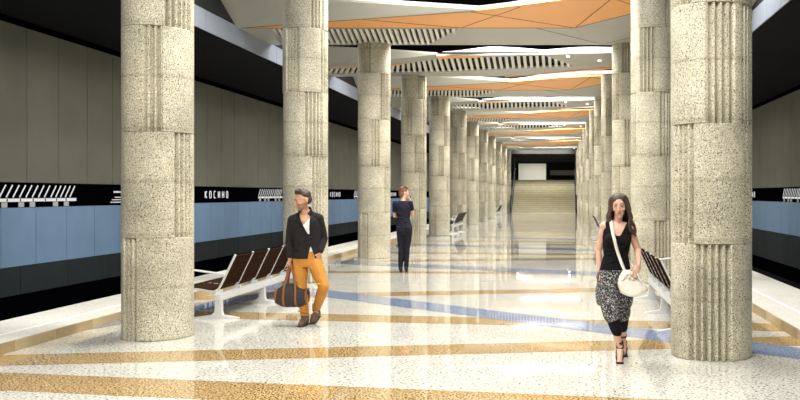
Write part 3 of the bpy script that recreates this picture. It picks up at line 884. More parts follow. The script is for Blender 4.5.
def limb(bm, pts, rs, bulge=1.0):
    """tapered limb with a soft muscle swelling between the joints"""
    out = []; rr = []
    for i in range(len(pts)-1):
        a, b = Vector(pts[i]), Vector(pts[i+1])
        for k in range(4):
            t = k/4
            out.append(a.lerp(b, t)); rr.append((rs[i]*(1-t) + rs[i+1]*t)*(1 + 0.09*bulge*math.sin(PI*t)**2*(1 if t < 0.7 else 0.6)))
    out.append(Vector(pts[-1])); rr.append(rs[-1])
    tube(bm, out, rr, 14)
def off(rings, d): return [(a, b, c, x + d, y + d) for a, b, c, x, y in rings]
def surf(rings, yc=0):
    """front surface (y) of a lofted torso at (x, z)"""
    def f(x, z, sgn=-1, extra=0.0):
        R_ = rings
        for (ax, ay, az, arx, ary), (bx, by, bz, brx, bry) in zip(R_[:-1], R_[1:]):
            if z <= bz or (bx, by, bz, brx, bry) == R_[-1]:
                t = min(1, max(0, (z - az)/(bz - az)))
                cx, cy, rx, ry = ax + (bx-ax)*t, ay + (by-ay)*t, arx + (brx-arx)*t, ary + (bry-ary)*t
                u = max(-0.98, min(0.98, (x - cx)/rx))
                return cy + sgn*(ry*math.sqrt(1 - u*u) + extra)
    return f
def strip_on(bm, fn, left, right, extra, t=0.006):
    """thin cloth piece lying on the torso between two edge polylines [(x, z)...]"""
    A = []; B = []
    for (x0, z0), (x1, z1) in zip(left, right):
        row = []
        for k in range(5):
            x = x0 + (x1-x0)*k/4; z = z0 + (z1-z0)*k/4
            row.append((x, fn(x, z, -1, extra), z))
        A.append([bm.verts.new(p) for p in row]); B.append([bm.verts.new((p[0], p[1] - t, p[2])) for p in row])
    n = len(A)
    for i in range(n-1):
        for k in range(4):
            bm.faces.new((A[i][k], A[i][k+1], A[i+1][k+1], A[i+1][k])); bm.faces.new((B[i][k], B[i+1][k], B[i+1][k+1], B[i][k+1]))
        for k in (0, 4):
            bm.faces.new((A[i][k], A[i+1][k], B[i+1][k], B[i][k]))
    for i in (0, n-1):
        for k in range(4): bm.faces.new((A[i][k], A[i][k+1], B[i][k+1], B[i][k]))

# ---- man in blazer ---------------------------------------------------------------
man = empty('person', (-3.32, 11.03, 0), 'man in charcoal blazer and mustard trousers carrying a dark duffel bag', 'person')
HMm = head_matrix((-0.022, -0.030, 1.615), -52, 14, 0, 1.10)
tor = [(0.02, 0.0, 0.78, 0.158, 0.105), (0.02, 0.0, 0.90, 0.166, 0.112), (0.025, 0.0, 1.02, 0.148, 0.102), (0.02, 0.0, 1.15, 0.158, 0.108), (0.015, 0.0, 1.27, 0.172, 0.114), (0.01, 0.0, 1.36, 0.165, 0.100), (0.01, 0.005, 1.425, 0.105, 0.070)]
sR, eR, wR = (-0.165, 0.005, 1.365), (-0.212, 0.03, 1.09), (-0.185, -0.035, 0.855)
sL, eL, wL = (0.172, 0.01, 1.385), (0.212, 0.10, 1.115), (0.200, -0.04, 0.935)
hR, kR, aR = (-0.065, 0, 0.86), (-0.035, -0.045, 0.475), (0.0, -0.01, 0.095)
hL, kL, aL = (0.105, 0, 0.86), (0.268, -0.10, 0.51), (0.080, 0.22, 0.165)
bm = bmesh.new()
loft(bm, tor)
tube(bm, [(0.01, 0.01, 1.40), (0.0, 0.0, 1.47), (-0.022, -0.015, 1.56)], [0.062, 0.056, 0.055], 16)
head_prims(bm, HMm, True)
for p in (sR, sL): tube(bm, [(0.006, 0.015, 1.475), Vector((0.006, 0.015, 1.46)).lerp(Vector(p), 0.5), p], [0.045, 0.045, 0.05])
limb(bm, [sR, eR, wR], [0.054, 0.042, 0.028]); limb(bm, [sL, eL, wL], [0.054, 0.042, 0.028])
hand(bm, wR, (0.03, -0.03, -1), (0.15, -1, 0), 38, 1.0, 0.4, 35)
hand(bm, wL, (-0.35, -0.12, -1), (-0.6, -0.9, 0.1), 20)
limb(bm, [hR, kR, aR], [0.085, 0.055, 0.040]); limb(bm, [hL, kL, aL], [0.085, 0.055, 0.040])
tube(bm, [aR, (0.0, -0.06, 0.05), (-0.005, -0.15, 0.035)], [0.04, 0.038, 0.03], 10)
tube(bm, [aL, (0.08, 0.18, 0.09), (0.072, 0.12, 0.04)], [0.04, 0.038, 0.03], 10)
ih = in_head(HMm)
def mskin(p):
    q = ih(p); l = lipf(q)
    return (l, 0 if l > 0.3 else beardf(q))
remesh('body', bm, 0.0045, [M['skin_m']], man, 3, None, mskin)
face_bits(man, HMm, M['hair_brown'])
bm = bmesh.new()
EH = lambda c, r, rx=0: ell(bm, (0,0,0), r, M=HMm @ Matrix.Translation(Vector(c)) @ Matrix.Rotation(math.radians(rx), 4, 'X'), seg=18)
EH((0, 0.028, 0.058), (0.078, 0.086, 0.074)); EH((0, -0.012, 0.105), (0.062, 0.060, 0.034), -4); EH((0, 0.062, 0.01), (0.066, 0.05, 0.07))
EH((0.0, -0.028, 0.122), (0.046, 0.040, 0.026), 0)
for i in range(14):
    a = -0.06 + 0.0092*i
    tube(bm, [HMm @ Vector((a, -0.056 + 0.3*abs(a), 0.098)), HMm @ Vector((a*1.0 + 0.004, -0.050 + 0.3*abs(a), 0.132 - abs(a)*0.2)), HMm @ Vector((a + 0.010, -0.01, 0.152 - abs(a)*0.3))], [0.010, 0.009, 0.004], 6)
remesh('hair', bm, 0.0045, M['hair_brown'], man, 2, lambda p: (lambda q: q.y < -0.030 and q.z < 0.082 - 0.3*max(0, abs(q.x) - 0.045))(ih(p)))
# white tee
bm = bmesh.new(); loft(bm, off([(0.02, 0, 0.86, 0.166, 0.112)] + tor[2:], 0.010))
remesh('tee_shirt', bm, 0.007, M['tee'], man, 4, lambda p: p.z > 1.395 or (p.y < 0 and p.z > 1.30 and abs(p.x - 0.005) < (p.z - 1.29)*0.8))
# trousers
bm = bmesh.new(); loft(bm, off([(0.02, 0, 0.76, 0.150, 0.100), (0.02, 0, 0.80, 0.160, 0.108), (0.02, 0, 0.90, 0.166, 0.112), (0.022, 0, 0.965, 0.155, 0.105)], 0.013))
aR2 = (0.0, -0.012, 0.145); aL2 = (0.098, 0.19, 0.205)
limb(bm, [hR, kR, aR2], [0.098, 0.069, 0.054]); limb(bm, [hL, kL, aL2], [0.098, 0.070, 0.054])
ell(bm, (0.02, 0.05, 0.86), (0.15, 0.09, 0.09))
for (a, b) in (((-0.10, -0.085, 0.70), (0.02, -0.10, 0.73)), ((-0.02, -0.10, 0.55), (-0.10, -0.10, 0.60)), ((0.10, -0.11, 0.75), (0.20, -0.12, 0.68)), ((0.19, -0.175, 0.55), (0.30, -0.14, 0.53)),
               ((-0.07, -0.075, 0.25), (0.04, -0.08, 0.22)), ((-0.06, -0.075, 0.19), (0.05, -0.075, 0.18)), ((0.12, 0.06, 0.33), (0.2, 0.03, 0.36))):
    tube(bm, [a, b], [0.012, 0.012], 8)
remesh('trousers', bm, 0.007, M['mustard'], man, 5)
# jacket
jr = off([(0.02, 0.0, 0.865, 0.170, 0.116), (0.02, 0.0, 0.93, 0.165, 0.112)] + tor[2:], 0.018)
bm = bmesh.new(); loft(bm, jr)
for p in (sR, sL): tube(bm, [(0.008, 0.02, 1.452), Vector((0.006, 0.015, 1.452)).lerp(Vector(p), 0.5), p], [0.052, 0.056, 0.062])
limb(bm, [sR, eR, (-0.188, -0.028, 0.90)], [0.064, 0.056, 0.044], 0.4); limb(bm, [sL, eL, (0.203, -0.03, 0.965)], [0.064, 0.056, 0.044], 0.4)
for (a, b) in (((-0.25, 0.0, 1.14), (-0.17, -0.03, 1.10)), ((-0.26, 0.0, 1.06), (-0.17, -0.03, 1.04)), ((0.16, 0.05, 1.12), (0.26, 0.07, 1.15)), ((0.16, 0.05, 1.08), (0.26, 0.07, 1.08)), ((-0.02, -0.125, 1.10), (0.12, -0.12, 1.14)), ((-0.05, -0.125, 1.06), (0.06, -0.125, 1.12))):
    tube(bm, [a, b], [0.010, 0.010], 8)
def vcut(p):
    if p.y > 0.02: return False
    if p.z > 1.18:
        c = 0.085 - (p.z - 1.18)*0.27; w = 0.012 + (p.z - 1.18)*0.27
        return abs(p.x - c) < w and abs(p.x) < 0.12
    if p.z < 1.04:
        c = 0.10 + (1.04 - p.z)*0.08; w = (1.04 - p.z)*0.26
        return abs(p.x - c) < w
    return False
jk = remesh('jacket', bm, 0.007, M['jacket'], man, 5, lambda p: vcut(p) or p.z > 1.485)
jf = surf(jr)
for s in (-1, 1):
    zz = [1.19, 1.24, 1.29, 1.34, 1.365, 1.39, 1.42]
    wd = [0.010, 0.036, 0.052, 0.066, 0.072, 0.046, 0.030]
    inn = [(0.085 - (z - 1.18)*0.27 + s*(0.010 + (z - 1.18)*0.25), z) for z in zz]
    out = [(x + s*w_, z) for (x, z), w_ in zip(inn, wd)]
    bm = bmesh.new(); strip_on(bm, jf, inn, out, 0.004)
    fin(bm, 'lapel', M['lapel'], jk, smooth=True)
bm = bmesh.new()
sweep(bm, bez([(-0.062, -0.075, 1.43), (-0.078, -0.02, 1.475), (-0.050, 0.05, 1.505), (0.006, 0.080, 1.512), (0.062, 0.05, 1.508), (0.088, -0.02, 1.48), (0.072, -0.075, 1.432)], 5), 0.045, 0.010, up=lambda p: Vector((p.x - 0.006, p.y - 0.01, 0.35*0.08)))
fin(bm, 'collar', M['lapel'], jk, smooth=True)
bm = bmesh.new(); ell(bm, (0.085, jf(0.085, 1.12, -1, 0.004), 1.12), (0.010, 0.005, 0.010)); fin(bm, 'button', M['black_leather'], jk, smooth=True)
bm = bmesh.new(); strip_on(bm, jf, [(-0.15, 1.00), (-0.145, 0.975)], [(-0.05, 0.985), (-0.05, 0.96)], 0.004); fin(bm, 'pocket_flap', M['lapel'], jk, smooth=True)
# boots
for a, toe, hz in ((aR, (-0.005, -0.165, 0.034), 0), (aL, (0.070, 0.085, 0.036), 1)):
    bm = bmesh.new(); a = Vector(a); toe = Vector(toe)
    heel = Vector((a.x, a.y + 0.035, 0.045)) if not hz else Vector((a.x + 0.003, a.y + 0.05, 0.115))
    tube(bm, [a + Vector((0, 0, 0.055)), a, heel], [0.052, 0.050, 0.044], 14)
    tube(bm, [heel, a.lerp(toe, 0.5) + Vector((0, 0, -0.005)), toe], [0.043, 0.044, 0.036], 14)
    b = remesh('boot', bm, 0.006, M['suede'], man, 3)
    bm = bmesh.new()
    lo = [Vector((heel.x, heel.y + 0.03, heel.z - 0.044)), heel.lerp(toe, 0.5) + Vector((0, 0, -0.040)), toe + Vector((0, -0.03, -0.033))]
    if not hz: lo = [Vector((p.x, p.y, 0.008)) for p in lo]
    sweep(bm, lo, 0.082, 0.016, up=Vector((0, 0, 1)))
    fin(bm, 'boot_sole', M['sole'], b, bevel=0.004)

# duffel bag held by the man
bag = empty('duffel_bag', (-3.32 - 0.150, 11.03 - 0.055, 0.240), 'dark duffel bag with brown leather straps held by the man', 'bag')
bm = bmesh.new()
prof = []
for i in range(15):
    t = -1 + 2*i/14; e = (1 - abs(t)**4)**0.25 if abs(t) < 1 else 0.0
    e = max(e, 0.78)
    prof.append((t*0.225, e))
L = []
for x, e in prof:
    ring = []
    for k in range(28):
        a = 2*PI*k/28; ca, sa = math.cos(a), math.sin(a)
        yy = 0.115*e*math.copysign(abs(ca)**0.8, ca); zz = 0.135*e*math.copysign(abs(sa)**0.75, sa)
        if zz > 0: yy *= 1 - 0.35*(zz/0.135)
        zz -= 0.028*(x/0.2)**2 if zz > 0 else 0
        ring.append(bm.verts.new((x, yy, 0.135 + zz)))
    L.append(ring)
for a, b in zip(L[:-1], L[1:]):
    for i in range(28): bm.faces.new((a[i], a[(i+1) % 28], b[(i+1) % 28], b[i]))
bm.faces.new(L[0][::-1]); bm.faces.new(L[-1])
fin(bm, 'bag_body', M['bag_dark'], bag, smooth=True, bevel=0.01)
for s in (-1, 1):
    bm = bmesh.new(); ring = bez([(s*0.222, 0.06, 0.05), (s*0.232, 0.085, 0.12), (s*0.228, 0.045, 0.20), (s*0.228, -0.045, 0.20), (s*0.232, -0.085, 0.12), (s*0.222, -0.06, 0.05)])
    sweep(bm, ring, 0.012, 0.03, up=Vector((s, 0, 0)))
    o = fin(bm, 'end_trim', M['bag_tan'], bag, smooth=True); o['label'] = 'brown leather end trim'
    # handles (front and back) carrying on down as bands
for s in (-1, 1):
    bm = bmesh.new()
    pts = bez([(-0.10, s*0.05, 0.006), (-0.10, s*0.105, 0.06), (-0.10, s*0.118, 0.13), (-0.095, s*0.085, 0.235), (-0.07, s*0.045, 0.34), (-0.035, s*0.022, 0.445), (-0.02, s*0.012, 0.468),
                (0.0, s*0.022, 0.445), (0.045, s*0.045, 0.34), (0.075, s*0.085, 0.235), (0.085, s*0.118, 0.13), (0.085, s*0.105, 0.06), (0.085, s*0.05, 0.006)], 5)
    sweep(bm, pts, 0.034, 0.008, up=lambda p: Vector((0, s*1.0, 0.35 if p.z > 0.2 else 0.0)))
    o = fin(bm, 'handle', M['bag_tan'], bag, smooth=True); o['label'] = 'brown leather handle strap'
bm = bmesh.new(); box(bm, -0.18, 0.18, -0.006, 0.006, 0.262, 0.272); fin(bm, 'zip', M['steel'], bag)
bag.scale = (0.84, 0.95, 1.14)

# ---- woman walking ----------------------------------------------------------------
wo = empty('person', (0.595, 8.74, 0), 'woman with long dark hair in black top and patterned trousers walking forward', 'person')
HMw = head_matrix((0.0, -0.03, 1.573), -6, 9, -4, 1.02)
tor = [(-0.05, 0.0, 0.76, 0.150, 0.100), (-0.05, 0.0, 0.86, 0.168, 0.112), (-0.04, 0.0, 0.95, 0.148, 0.098), (-0.03, 0.0, 1.07, 0.118, 0.085), (-0.025, 0.0, 1.17, 0.132, 0.092), (-0.02, -0.005, 1.26, 0.142, 0.105), (-0.016, 0.0, 1.34, 0.138, 0.085), (-0.012, 0.005, 1.40, 0.075, 0.055)]
sR, eR, wR = (-0.150, 0.01, 1.365), (-0.205, 0.05, 1.12), (-0.198, -0.01, 0.905)
sL, eL, wL = (0.118, 0.01, 1.345), (0.198, 0.04, 1.115), (0.185, -0.20, 0.985)
hR, kR, aR = (-0.125, 0, 0.84), (-0.085, -0.11, 0.49), (0.005, -0.09, 0.135)
hL, kL, aL = (0.03, 0, 0.84), (0.040, 0.02, 0.49), (0.060, 0.25, 0.19)
bm = bmesh.new(); loft(bm, tor)
for s in (-1, 1): ell(bm, (-0.02 + s*0.065, -0.075, 1.235), (0.058, 0.052, 0.058))
tube(bm, [(-0.012, 0.01, 1.37), (-0.008, 0.0, 1.44), (0.0, -0.01, 1.52)], [0.055, 0.045, 0.044], 16)
tube(bm, [(-0.012, 0.0, 1.385), sR], [0.05, 0.05]); tube(bm, [(-0.012, 0.0, 1.385), sL], [0.05, 0.05])
head_prims(bm, HMw, False)
limb(bm, [sR, eR, wR], [0.044, 0.035, 0.023]); limb(bm, [sL, eL, wL], [0.044, 0.035, 0.023])
hand(bm, wR, (0.08, -0.10, -1), (0.2, -1, 0), 18, 0.92)
hand(bm, wL, (-0.35, -0.42, -0.84), (-0.75, -0.2, 0.4), 14, 0.92)
limb(bm, [hR, kR, aR], [0.085, 0.052, 0.031]); limb(bm, [hL, kL, aL], [0.085, 0.052, 0.031])
tube(bm, [aR, (0.0, -0.15, 0.085), (-0.005, -0.215, 0.035)], [0.033, 0.032, 0.024], 12)
tube(bm, [(0.005, -0.075, 0.11), aR], [0.028, 0.03], 12)
for q in range(5): tube(bm, [(-0.028 + 0.011*q, -0.215, 0.028), (-0.030 + 0.012*q, -0.245 + 0.006*abs(q-2), 0.022)], [0.009, 0.008], 7)
tube(bm, [aL, (0.062, 0.20, 0.11), (0.064, 0.145, 0.04)], [0.033, 0.032, 0.024], 12)
ihw = in_head(HMw)
def wskin(p): return (lipf(ihw(p)), 0)
remesh('body', bm, 0.0045, [M['skin_w']], wo, 3, None, wskin)
face_bits(wo, HMw, M['hair_dark'])
# long wavy hair
bm = bmesh.new()
ell(bm, (0,0,0), (0.086, 0.100, 0.090), M=HMw @ Matrix.Translation(Vector((0, 0.026, 0.048))), seg=20)
ell(bm, (0,0,0), (0.084, 0.060, 0.10), M=HMw @ Matrix.Translation(Vector((0, 0.06, -0.03))), seg=20)
rnd = random.Random(5)
for i in range(34):
    a = -1.0 + 2.0*i/33                         # from one temple round the back to the other
    ang = PI/2 + a*2.15
    x0, y0 = 0.078*math.cos(ang), 0.018 + 0.078*math.sin(ang)
    fr = abs(a) > 0.72
    ph = rnd.uniform(0, 6.28); ln = rnd.uniform(0.27, 0.36) - (0.02 if fr else 0)
    pts = [(x0*0.30, 0.02 + (y0 - 0.02)*0.4, 0.118), (x0*0.85, y0*0.9, 0.098)]
    for k in range(8):
        t = k/7
        w_ = 0.013*math.sin(ph + t*9)*(0.3 + t)
        pts.append((x0*(1.10 + 0.62*t*(1.0 if fr else 0.75)) + w_*1.3, y0 - (0.035*t if fr else 0.0) + w_*0.5 + 0.02*t*(not fr), 0.055 - 0.02*t - ln*t*1.0))
    tube(bm, [HMw @ Vector(p) for p in bez(pts, 2)], [0.016*(1 - 0.55*max(0, j/16 - 0.55)) for j in range(len(bez(pts, 2)))], 7)
remesh('hair', bm, 0.006, M['hair_dark'], wo, 2, lambda p: (lambda q: abs(q.x - 0.008) < 0.047 - 0.45*max(0, q.z - 0.02) and q.y < -0.03 and -0.14 < q.z < 0.085)(ihw(p)))
# black sleeveless top
tp = off([(-0.05, 0, 0.885, 0.166, 0.112)] + tor[2:], 0.010)
bm = bmesh.new(); loft(bm, tp)
for s in (-1, 1): ell(bm, (-0.02 + s*0.065, -0.080, 1.235), (0.066, 0.058, 0.066))
tube(bm, [(-0.10, 0.0, 1.372), (-0.075, 0.0, 1.395)], [0.058, 0.05]); tube(bm, [(0.075, 0.0, 1.36), (0.055, 0.0, 1.39)], [0.058, 0.05])
for (a, b) in (((-0.16, -0.06, 0.98), (-0.06, -0.11, 1.02)), ((-0.10, -0.10, 0.93), (0.06, -0.105, 0.96)), ((-0.12, -0.08, 1.08), (0.02, -0.10, 1.12)), ((-0.1, -0.09, 1.13), (0.05, -0.1, 1.16))): tube(bm, [a, b], [0.010, 0.010], 8)
remesh('top', bm, 0.006, M['black_cloth'], wo, 4, lambda p: (p.y < 0.02 and p.z > 1.275 and abs(p.x + 0.014) < 0.022 + (p.z - 1.275)*0.55) or p.z > 1.43 or abs(p.x + 0.016) > 0.165 and p.z > 1.2)
# patterned harem trousers and black cuffs
bm = bmesh.new()
loft(bm, off([(-0.05, 0, 0.78, 0.160, 0.110), (-0.05, 0, 0.86, 0.168, 0.112), (-0.045, 0, 0.925, 0.152, 0.102)], 0.016))
limb(bm, [(-0.118, 0, 0.82), (-0.10, -0.11, 0.53), (-0.062, -0.11, 0.415)], [0.108, 0.088, 0.064], 1.6)
limb(bm, [(0.02, 0, 0.82), (0.035, 0.02, 0.53), (0.045, 0.07, 0.415)], [0.108, 0.088, 0.064], 1.6)
ell(bm, (-0.045, 0.0, 0.72), (0.10, 0.08, 0.12))
ell(bm, (-0.20, -0.02, 0.68), (0.045, 0.07, 0.13)); ell(bm, (0.10, 0.0, 0.66), (0.05, 0.08, 0.14))
for i in range(9):
    a = rnd.uniform(-0.2, 0.06); z = rnd.uniform(0.45, 0.8)
    tube(bm, [(a, -0.16, z), (a + 0.05, -0.14, z - 0.10)], [0.016, 0.012], 8)
tr = remesh('trousers', bm, 0.007, M['print'], wo, 5)
for pts in ([(-0.066, -0.11, 0.43), (-0.048, -0.105, 0.36), (-0.026, -0.10, 0.295)], [(0.044, 0.065, 0.43), (0.047, 0.10, 0.36), (0.052, 0.145, 0.305)]):
    bm = bmesh.new(); tube(bm, pts, [0.068, 0.060, 0.052], 16); o = remesh('cuff', bm, 0.006, M['black_cloth'], tr, 3); o['label'] = 'black ribbed trouser cuff'
# sandals
for a, toe, up in ((Vector(aR), Vector((-0.005, -0.235, 0.012)), 0.0), (Vector(aL), Vector((0.066, 0.12, 0.012)), 0.0)):
    heel = a + Vector((0, 0.035, -0.045)); ball = toe + Vector((0, 0.055, 0.0))
    bm = bmesh.new(); sweep(bm, bez([heel + Vector((0, 0.025, 0)), heel, heel.lerp(ball, 0.5) + Vector((0, 0, -0.012)), ball, toe + Vector((0, -0.02, 0))]), 0.074, 0.014, up=Vector((0, 0, 1)))
    s_ = fin(bm, 'sandal', M['black_leather'], wo, bevel=0.003)
    bm = bmesh.new(); frustum(bm, heel + Vector((0, 0.012, 0)), (heel.x, heel.y + 0.02, 0.002), 0.022, 0.010, 10); fin(bm, 'heel', M['black_leather'], s_, smooth=True)
    for c, r_, n_ in ((a + Vector((0, 0.0, 0.055)), 0.036, Vector((0, -0.2, 1))), (a + Vector((0, -0.01, 0.015)), 0.039, Vector((0, -0.5, 1))), (a.lerp(ball, 0.35) + Vector((0, 0, 0.0)), 0.040, Vector((0, -0.9, 0.6))), (a.lerp(ball, 0.75) + Vector((0, 0, 0.012)), 0.040, Vector((0, -1, 0.45)))):
        s1, t1 = frame_for(n_); bm = bmesh.new()
        pts = [c + (s1*math.cos(q*PI/9) + t1*math.sin(q*PI/9))*r_ for q in range(19)]
        sweep(bm, pts, 0.020, 0.006, up=lambda p, c=c: (p - c).normalized()); fin(bm, 'ankle_strap', M['black_leather'], s_, smooth=True)

# cream shoulder bag
hb = empty('shoulder_bag', (0.595 + 0.125, 8.74 - 0.185, 0.67), 'cream slouchy shoulder bag hanging at the walking woman\'s hip', 'bag')
bm = bmesh.new()
L = []
for i in range(12):
    t = i/11; z = 0.27*t
    rx = 0.155*(1 - 0.55*max(0, t - 0.35)/0.65)*(1 - 0.25*(1-t)**4) ; ry = 0.062*(1 - 0.5*t)*(0.75 + 0.25*min(1, t*5))
    dx = 0.012*math.sin(t*7) - 0.03*t
    ring = []
    for k in range(40):
        a = 2*PI*k/40
        w_ = 1 + 0.05*math.sin(5*a + t*3)*(0.4 + t)
        ring.append(bm.verts.new((dx + rx*w_*math.cos(a), ry*w_*math.sin(a), z + 0.012*math.cos(a*2)*(1 - t) + (0.02*(abs(math.cos(a))**2) if i == 0 else 0))))
    L.append(ring)
for a, b in zip(L[:-1], L[1:]):
    for i in range(40): bm.faces.new((a[i], a[(i+1) % 40], b[(i+1) % 40], b[i]))
bm.faces.new(L[0][::-1]); bm.faces.new(L[-1])
o = fin(bm, 'bag_body', M['bag_white'], hb, smooth=True); o.modifiers.new('sub', 'SUBSURF').levels = 1; o.modifiers['sub'].render_levels = 1
bm = bmesh.new()
rel = Vector((0.125, -0.185, 0.67))
pth = bez([Vector(p) - rel for p in ((0.045, -0.19, 0.93), (0.01, -0.155, 1.02), (-0.03, -0.135, 1.14), (-0.055, -0.148, 1.24), (-0.075, -0.115, 1.33), (-0.085, -0.06, 1.41), (-0.085, 0.0, 1.445), (-0.075, 0.06, 1.41), (-0.02, 0.115, 1.28), (0.06, 0.11, 1.12), (0.135, 0.06, 0.98), (0.165, -0.08, 0.92), (0.15, -0.175, 0.90))], 5)
sweep(bm, pth, 0.032, 0.006, up=lambda p: Vector((p.x + rel.x, p.y + rel.y, 0.25)))
fin(bm, 'shoulder_strap', M['bag_white'], hb, smooth=True)
bm = bmesh.new()
for i in range(5): 
    a = i*1.25
    ell(bm, (-0.015 + 0.026*math.cos(a), -0.052, 0.215 + 0.026*math.sin(a)), (0.022, 0.010, 0.016), M=Matrix.Rotation(-a, 4, 'Y'), seg=10)
fin(bm, 'flower_trim', M['bag_white'], hb, smooth=True)
bm = bmesh.new(); sweep(bm, bez([(-0.11, -0.035, 0.16), (-0.05, -0.052, 0.235), (0.0, -0.052, 0.25), (0.05, -0.05, 0.22), (0.085, -0.045, 0.15)]), 0.02, 0.006, up=Vector((0, -1, 0)))
fin(bm, 'flap_band', M['bag_white'], hb, smooth=True)

# ---- woman seen from behind --------------------------------------------------------
wb = empty('person', (-3.46, 18.5, 0), 'woman in dark outfit seen from behind with a hand raised to her face', 'person')
HMb = head_matrix((0.045, 0.03, 1.725), 112, 10, 0, 1.02)
tor = [(0.05, 0.0, 0.84, 0.150, 0.112), (0.05, 0.0, 0.95, 0.162, 0.120), (0.04, 0.0, 1.05, 0.150, 0.105), (0.03, 0.0, 1.17, 0.128, 0.092), (0.022, 0.0, 1.30, 0.150, 0.102), (0.016, 0.0, 1.42, 0.165, 0.105), (0.012, 0.0, 1.50, 0.155, 0.085), (0.02, 0.0, 1.555, 0.075, 0.06)]
sR, eR, wR = (-0.150, 0.0, 1.49), (-0.175, 0.09, 1.22), (0.03, 0.24, 1.25)      # image-left arm across the front
sL, eL, wL = (0.175, 0.0, 1.50), (0.215, 0.11, 1.25), (0.165, 0.16, 1.51)       # image-right arm up to the face
hR, kR, aR = (-0.030, 0, 0.90), (-0.020, 0.01, 0.50), (-0.035, 0.01, 0.13)
hL, kL, aL = (0.13, 0, 0.90), (0.105, 0.02, 0.50), (0.085, 0.03, 0.13)
bm = bmesh.new(); loft(bm, tor)
tube(bm, [(0.02, 0.0, 1.53), (0.03, 0.01, 1.60), (0.04, 0.02, 1.67)], [0.056, 0.048, 0.048], 16)
head_prims(bm, HMb, False)
limb(bm, [sR, eR, wR], [0.047, 0.038, 0.026]); limb(bm, [sL, eL, wL], [0.047, 0.038, 0.026])
hand(bm, wL, (-0.15, -0.03, 1), (0.1, 1, 0), 30, 1.0)
hand(bm, wR, (1, -0.15, 0.05), (0.0, 0.0, 1), 30, 1.0)
limb(bm, [hR, kR, aR], [0.09, 0.055, 0.034]); limb(bm, [hL, kL, aL], [0.09, 0.055, 0.034])
for a in (aR, aL): tube(bm, [a, (a[0], a[1] + 0.06, 0.075), (a[0], a[1] + 0.13, 0.03)], [0.036, 0.034, 0.026], 10)
ihb = in_head(HMb)
def bskin(p): return (lipf(ihb(p)), 0)
remesh('body', bm, 0.005, [M['skin_w']], wb, 3, None, bskin)
face_bits(wb, HMb, M['hair_auburn'])
bm = bmesh.new()
ell(bm, (0,0,0), (0.086, 0.098, 0.086), M=HMb @ Matrix.Translation(Vector((0, 0.030, 0.052))), seg=20)
ell(bm, (0,0,0), (0.078, 0.062, 0.085), M=HMb @ Matrix.Translation(Vector((0, 0.055, -0.025))), seg=20)
for i in range(12):
    a = -0.06 + 0.11*i/11
    tube(bm, [HMb @ Vector((a, -0.045, 0.11)), HMb @ Vector((a*1.3, 0.03, 0.135)), HMb @ Vector((a*1.3, 0.105, 0.08)), HMb @ Vector((a*0.9, 0.10, -0.02)), HMb @ Vector((a*0.5, 0.085, -0.08))], [0.010, 0.012, 0.014, 0.013, 0.008], 7)
tube(bm, [HMb @ Vector((0.075, -0.03, 0.07)), HMb @ Vector((0.084, -0.012, 0.02)), HMb @ Vector((0.078, 0.0, -0.03))], [0.014, 0.014, 0.006], 8)
remesh('hair', bm, 0.006, M['hair_auburn'], wb, 2, lambda p: (lambda q: q.y < -0.05 and q.z < 0.075)(ihb(p)))
bm = bmesh.new(); loft(bm, off([(0.05, 0, 0.99, 0.165, 0.115)] + tor[2:], 0.011))
limb(bm, [sR, (-0.165, 0.05, 1.34)], [0.062, 0.056], 0.3); limb(bm, [sL, (0.196, 0.055, 1.375)], [0.062, 0.056], 0.3)
for (a, b) in (((-0.08, -0.105, 1.20), (0.08, -0.10, 1.16)), ((-0.06, -0.10, 1.12), (0.12, -0.105, 1.10)), ((-0.10, -0.10, 1.30), (0.02, -0.105, 1.24))): tube(bm, [a, b], [0.010, 0.010], 8)
remesh('shirt', bm, 0.007, M['navy'], wb, 4, lambda p: p.z > 1.555)
bm = bmesh.new(); loft(bm, off([(0.05, 0, 0.81, 0.142, 0.108), (0.05, 0, 0.86, 0.153, 0.116), (0.05, 0, 0.95, 0.162, 0.120), (0.042, 0, 1.045, 0.152, 0.106)], 0.012))
for s in (-1, 1): ell(bm, (0.05 + s*0.082, -0.065, 0.93), (0.088, 0.078, 0.095))
limb(bm, [hR, kR, (-0.034, 0.01, 0.115)], [0.094, 0.062, 0.048]); limb(bm, [hL, kL, (0.086, 0.03, 0.115)], [0.094, 0.062, 0.048])
tr = remesh('trousers', bm, 0.007, M['navy_dark'], wb, 5)
for s in (-1, 1):
    bm = bmesh.new()
    x0 = 0.05 + s*0.085
    for a, b in (((x0 - 0.05, 0.98), (x0 + 0.05, 0.98)),):
        sweep(bm, [(a[0], -0.150 + 0.02, a[1]), ((a[0] + b[0])/2, -0.152, a[1] - 0.008), (b[0], -0.150 + 0.02, b[1])], 0.018, 0.006, up=Vector((0, -1, 0)))
    fin(bm, 'back_pocket', M['lapel'], tr)
for a in (aR, aL):
    bm = bmesh.new()
    tube(bm, [(a[0], a[1] - 0.02, 0.085), (a[0], a[1] + 0.06, 0.055), (a[0], a[1] + 0.14, 0.03)], [0.042, 0.040, 0.029], 12)
    s_ = remesh('shoe', bm, 0.006, M['black_leather'], wb, 2)
    bm = bmesh.new(); frustum(bm, (a[0], a[1] - 0.025, 0.065), (a[0], a[1] - 0.03, 0.001), 0.026, 0.014, 10); fin(bm, 'heel', M['black_leather'], s_, smooth=True)
ph = empty('phone', (-3.46 + 0.150, 18.5 + 0.175, 1.60), 'small dark phone held at the face of the woman seen from behind', 'phone')
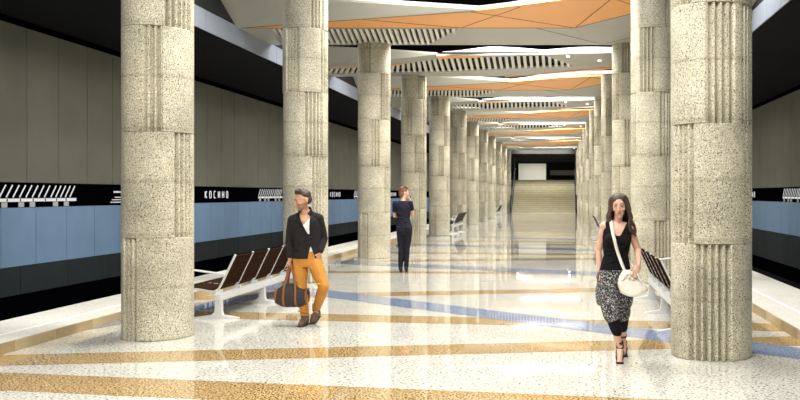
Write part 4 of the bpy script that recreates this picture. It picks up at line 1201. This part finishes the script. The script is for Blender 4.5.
bm = bmesh.new(); box(bm, -0.006, 0.006, -0.032, 0.032, -0.065, 0.065); fin(bm, 'case', M['black_leather'], ph, bevel=0.005)
bm = bmesh.new(); box(bm, -0.0075, -0.006, -0.028, 0.028, -0.058, 0.058); fin(bm, 'screen', M['hall_dark'], ph)
#PEOPLE_END

# ------------------------------------------------------------------ lights
def area(name, loc, sx, sy, power, col=(1, 0.98, 0.93)):
    l = bpy.data.lights.new(name, 'AREA'); l.shape = 'RECTANGLE'; l.size = sx; l.size_y = sy; l.energy = power; l.color = col
    o = bpy.data.objects.new(name, l); COL.objects.link(o); o.location = loc
    return o
for k in range(-1, 11):
    y0 = YK[0] + 6.097*k
    area('gap_lamp', (-1.6, y0 + 0.82, 6.62), 5.6, 1.5, 770)
    area('edge_fill_left', (-6.45, y0 + 0.9, 6.2), 0.5, 1.2, 75)  # added fill, brightens the left platform strip
    area('edge_fill_right', (3.2, y0 + 0.9, 6.2), 0.5, 1.2, 75)  # added fill for the right platform strip
area('front_fill', (-1.6, 1.5, 6.0), 7, 2.0, 330)  # added fill from overhead near the camera, lights the walking woman's front
area('hall_lamp', (-2.5, 88, 5.3), 4, 2, 170)
area('stair_lamp', (-1.6, 79.0, 6.0), 5, 0.4, 420)
w = bpy.data.worlds.new('world'); sc.world = w; w.use_nodes = True
w.node_tree.nodes['Background'].inputs['Color'].default_value = (0.75, 0.85, 1.0, 1)
w.node_tree.nodes['Background'].inputs['Strength'].default_value = 0.10

# ------------------------------------------------------------------ camera
cam = bpy.data.cameras.new('camera'); co = bpy.data.objects.new('camera', cam); COL.objects.link(co)
co.location = (0, 0, H); co.rotation_euler = (PI/2, 0, 0)
cam.sensor_width = 36; cam.lens = 36*F/800
cam.shift_x = -161/800; cam.shift_y = -6/800
cam.clip_start = 0.1; cam.clip_end = 300
sc.camera = co
sc.view_settings.view_transform = 'Standard'; sc.view_settings.look = 'None'
sc.view_settings.gamma = 1; sc.view_settings.use_curve_mapping = False
sc.view_settings.exposure = 0.0
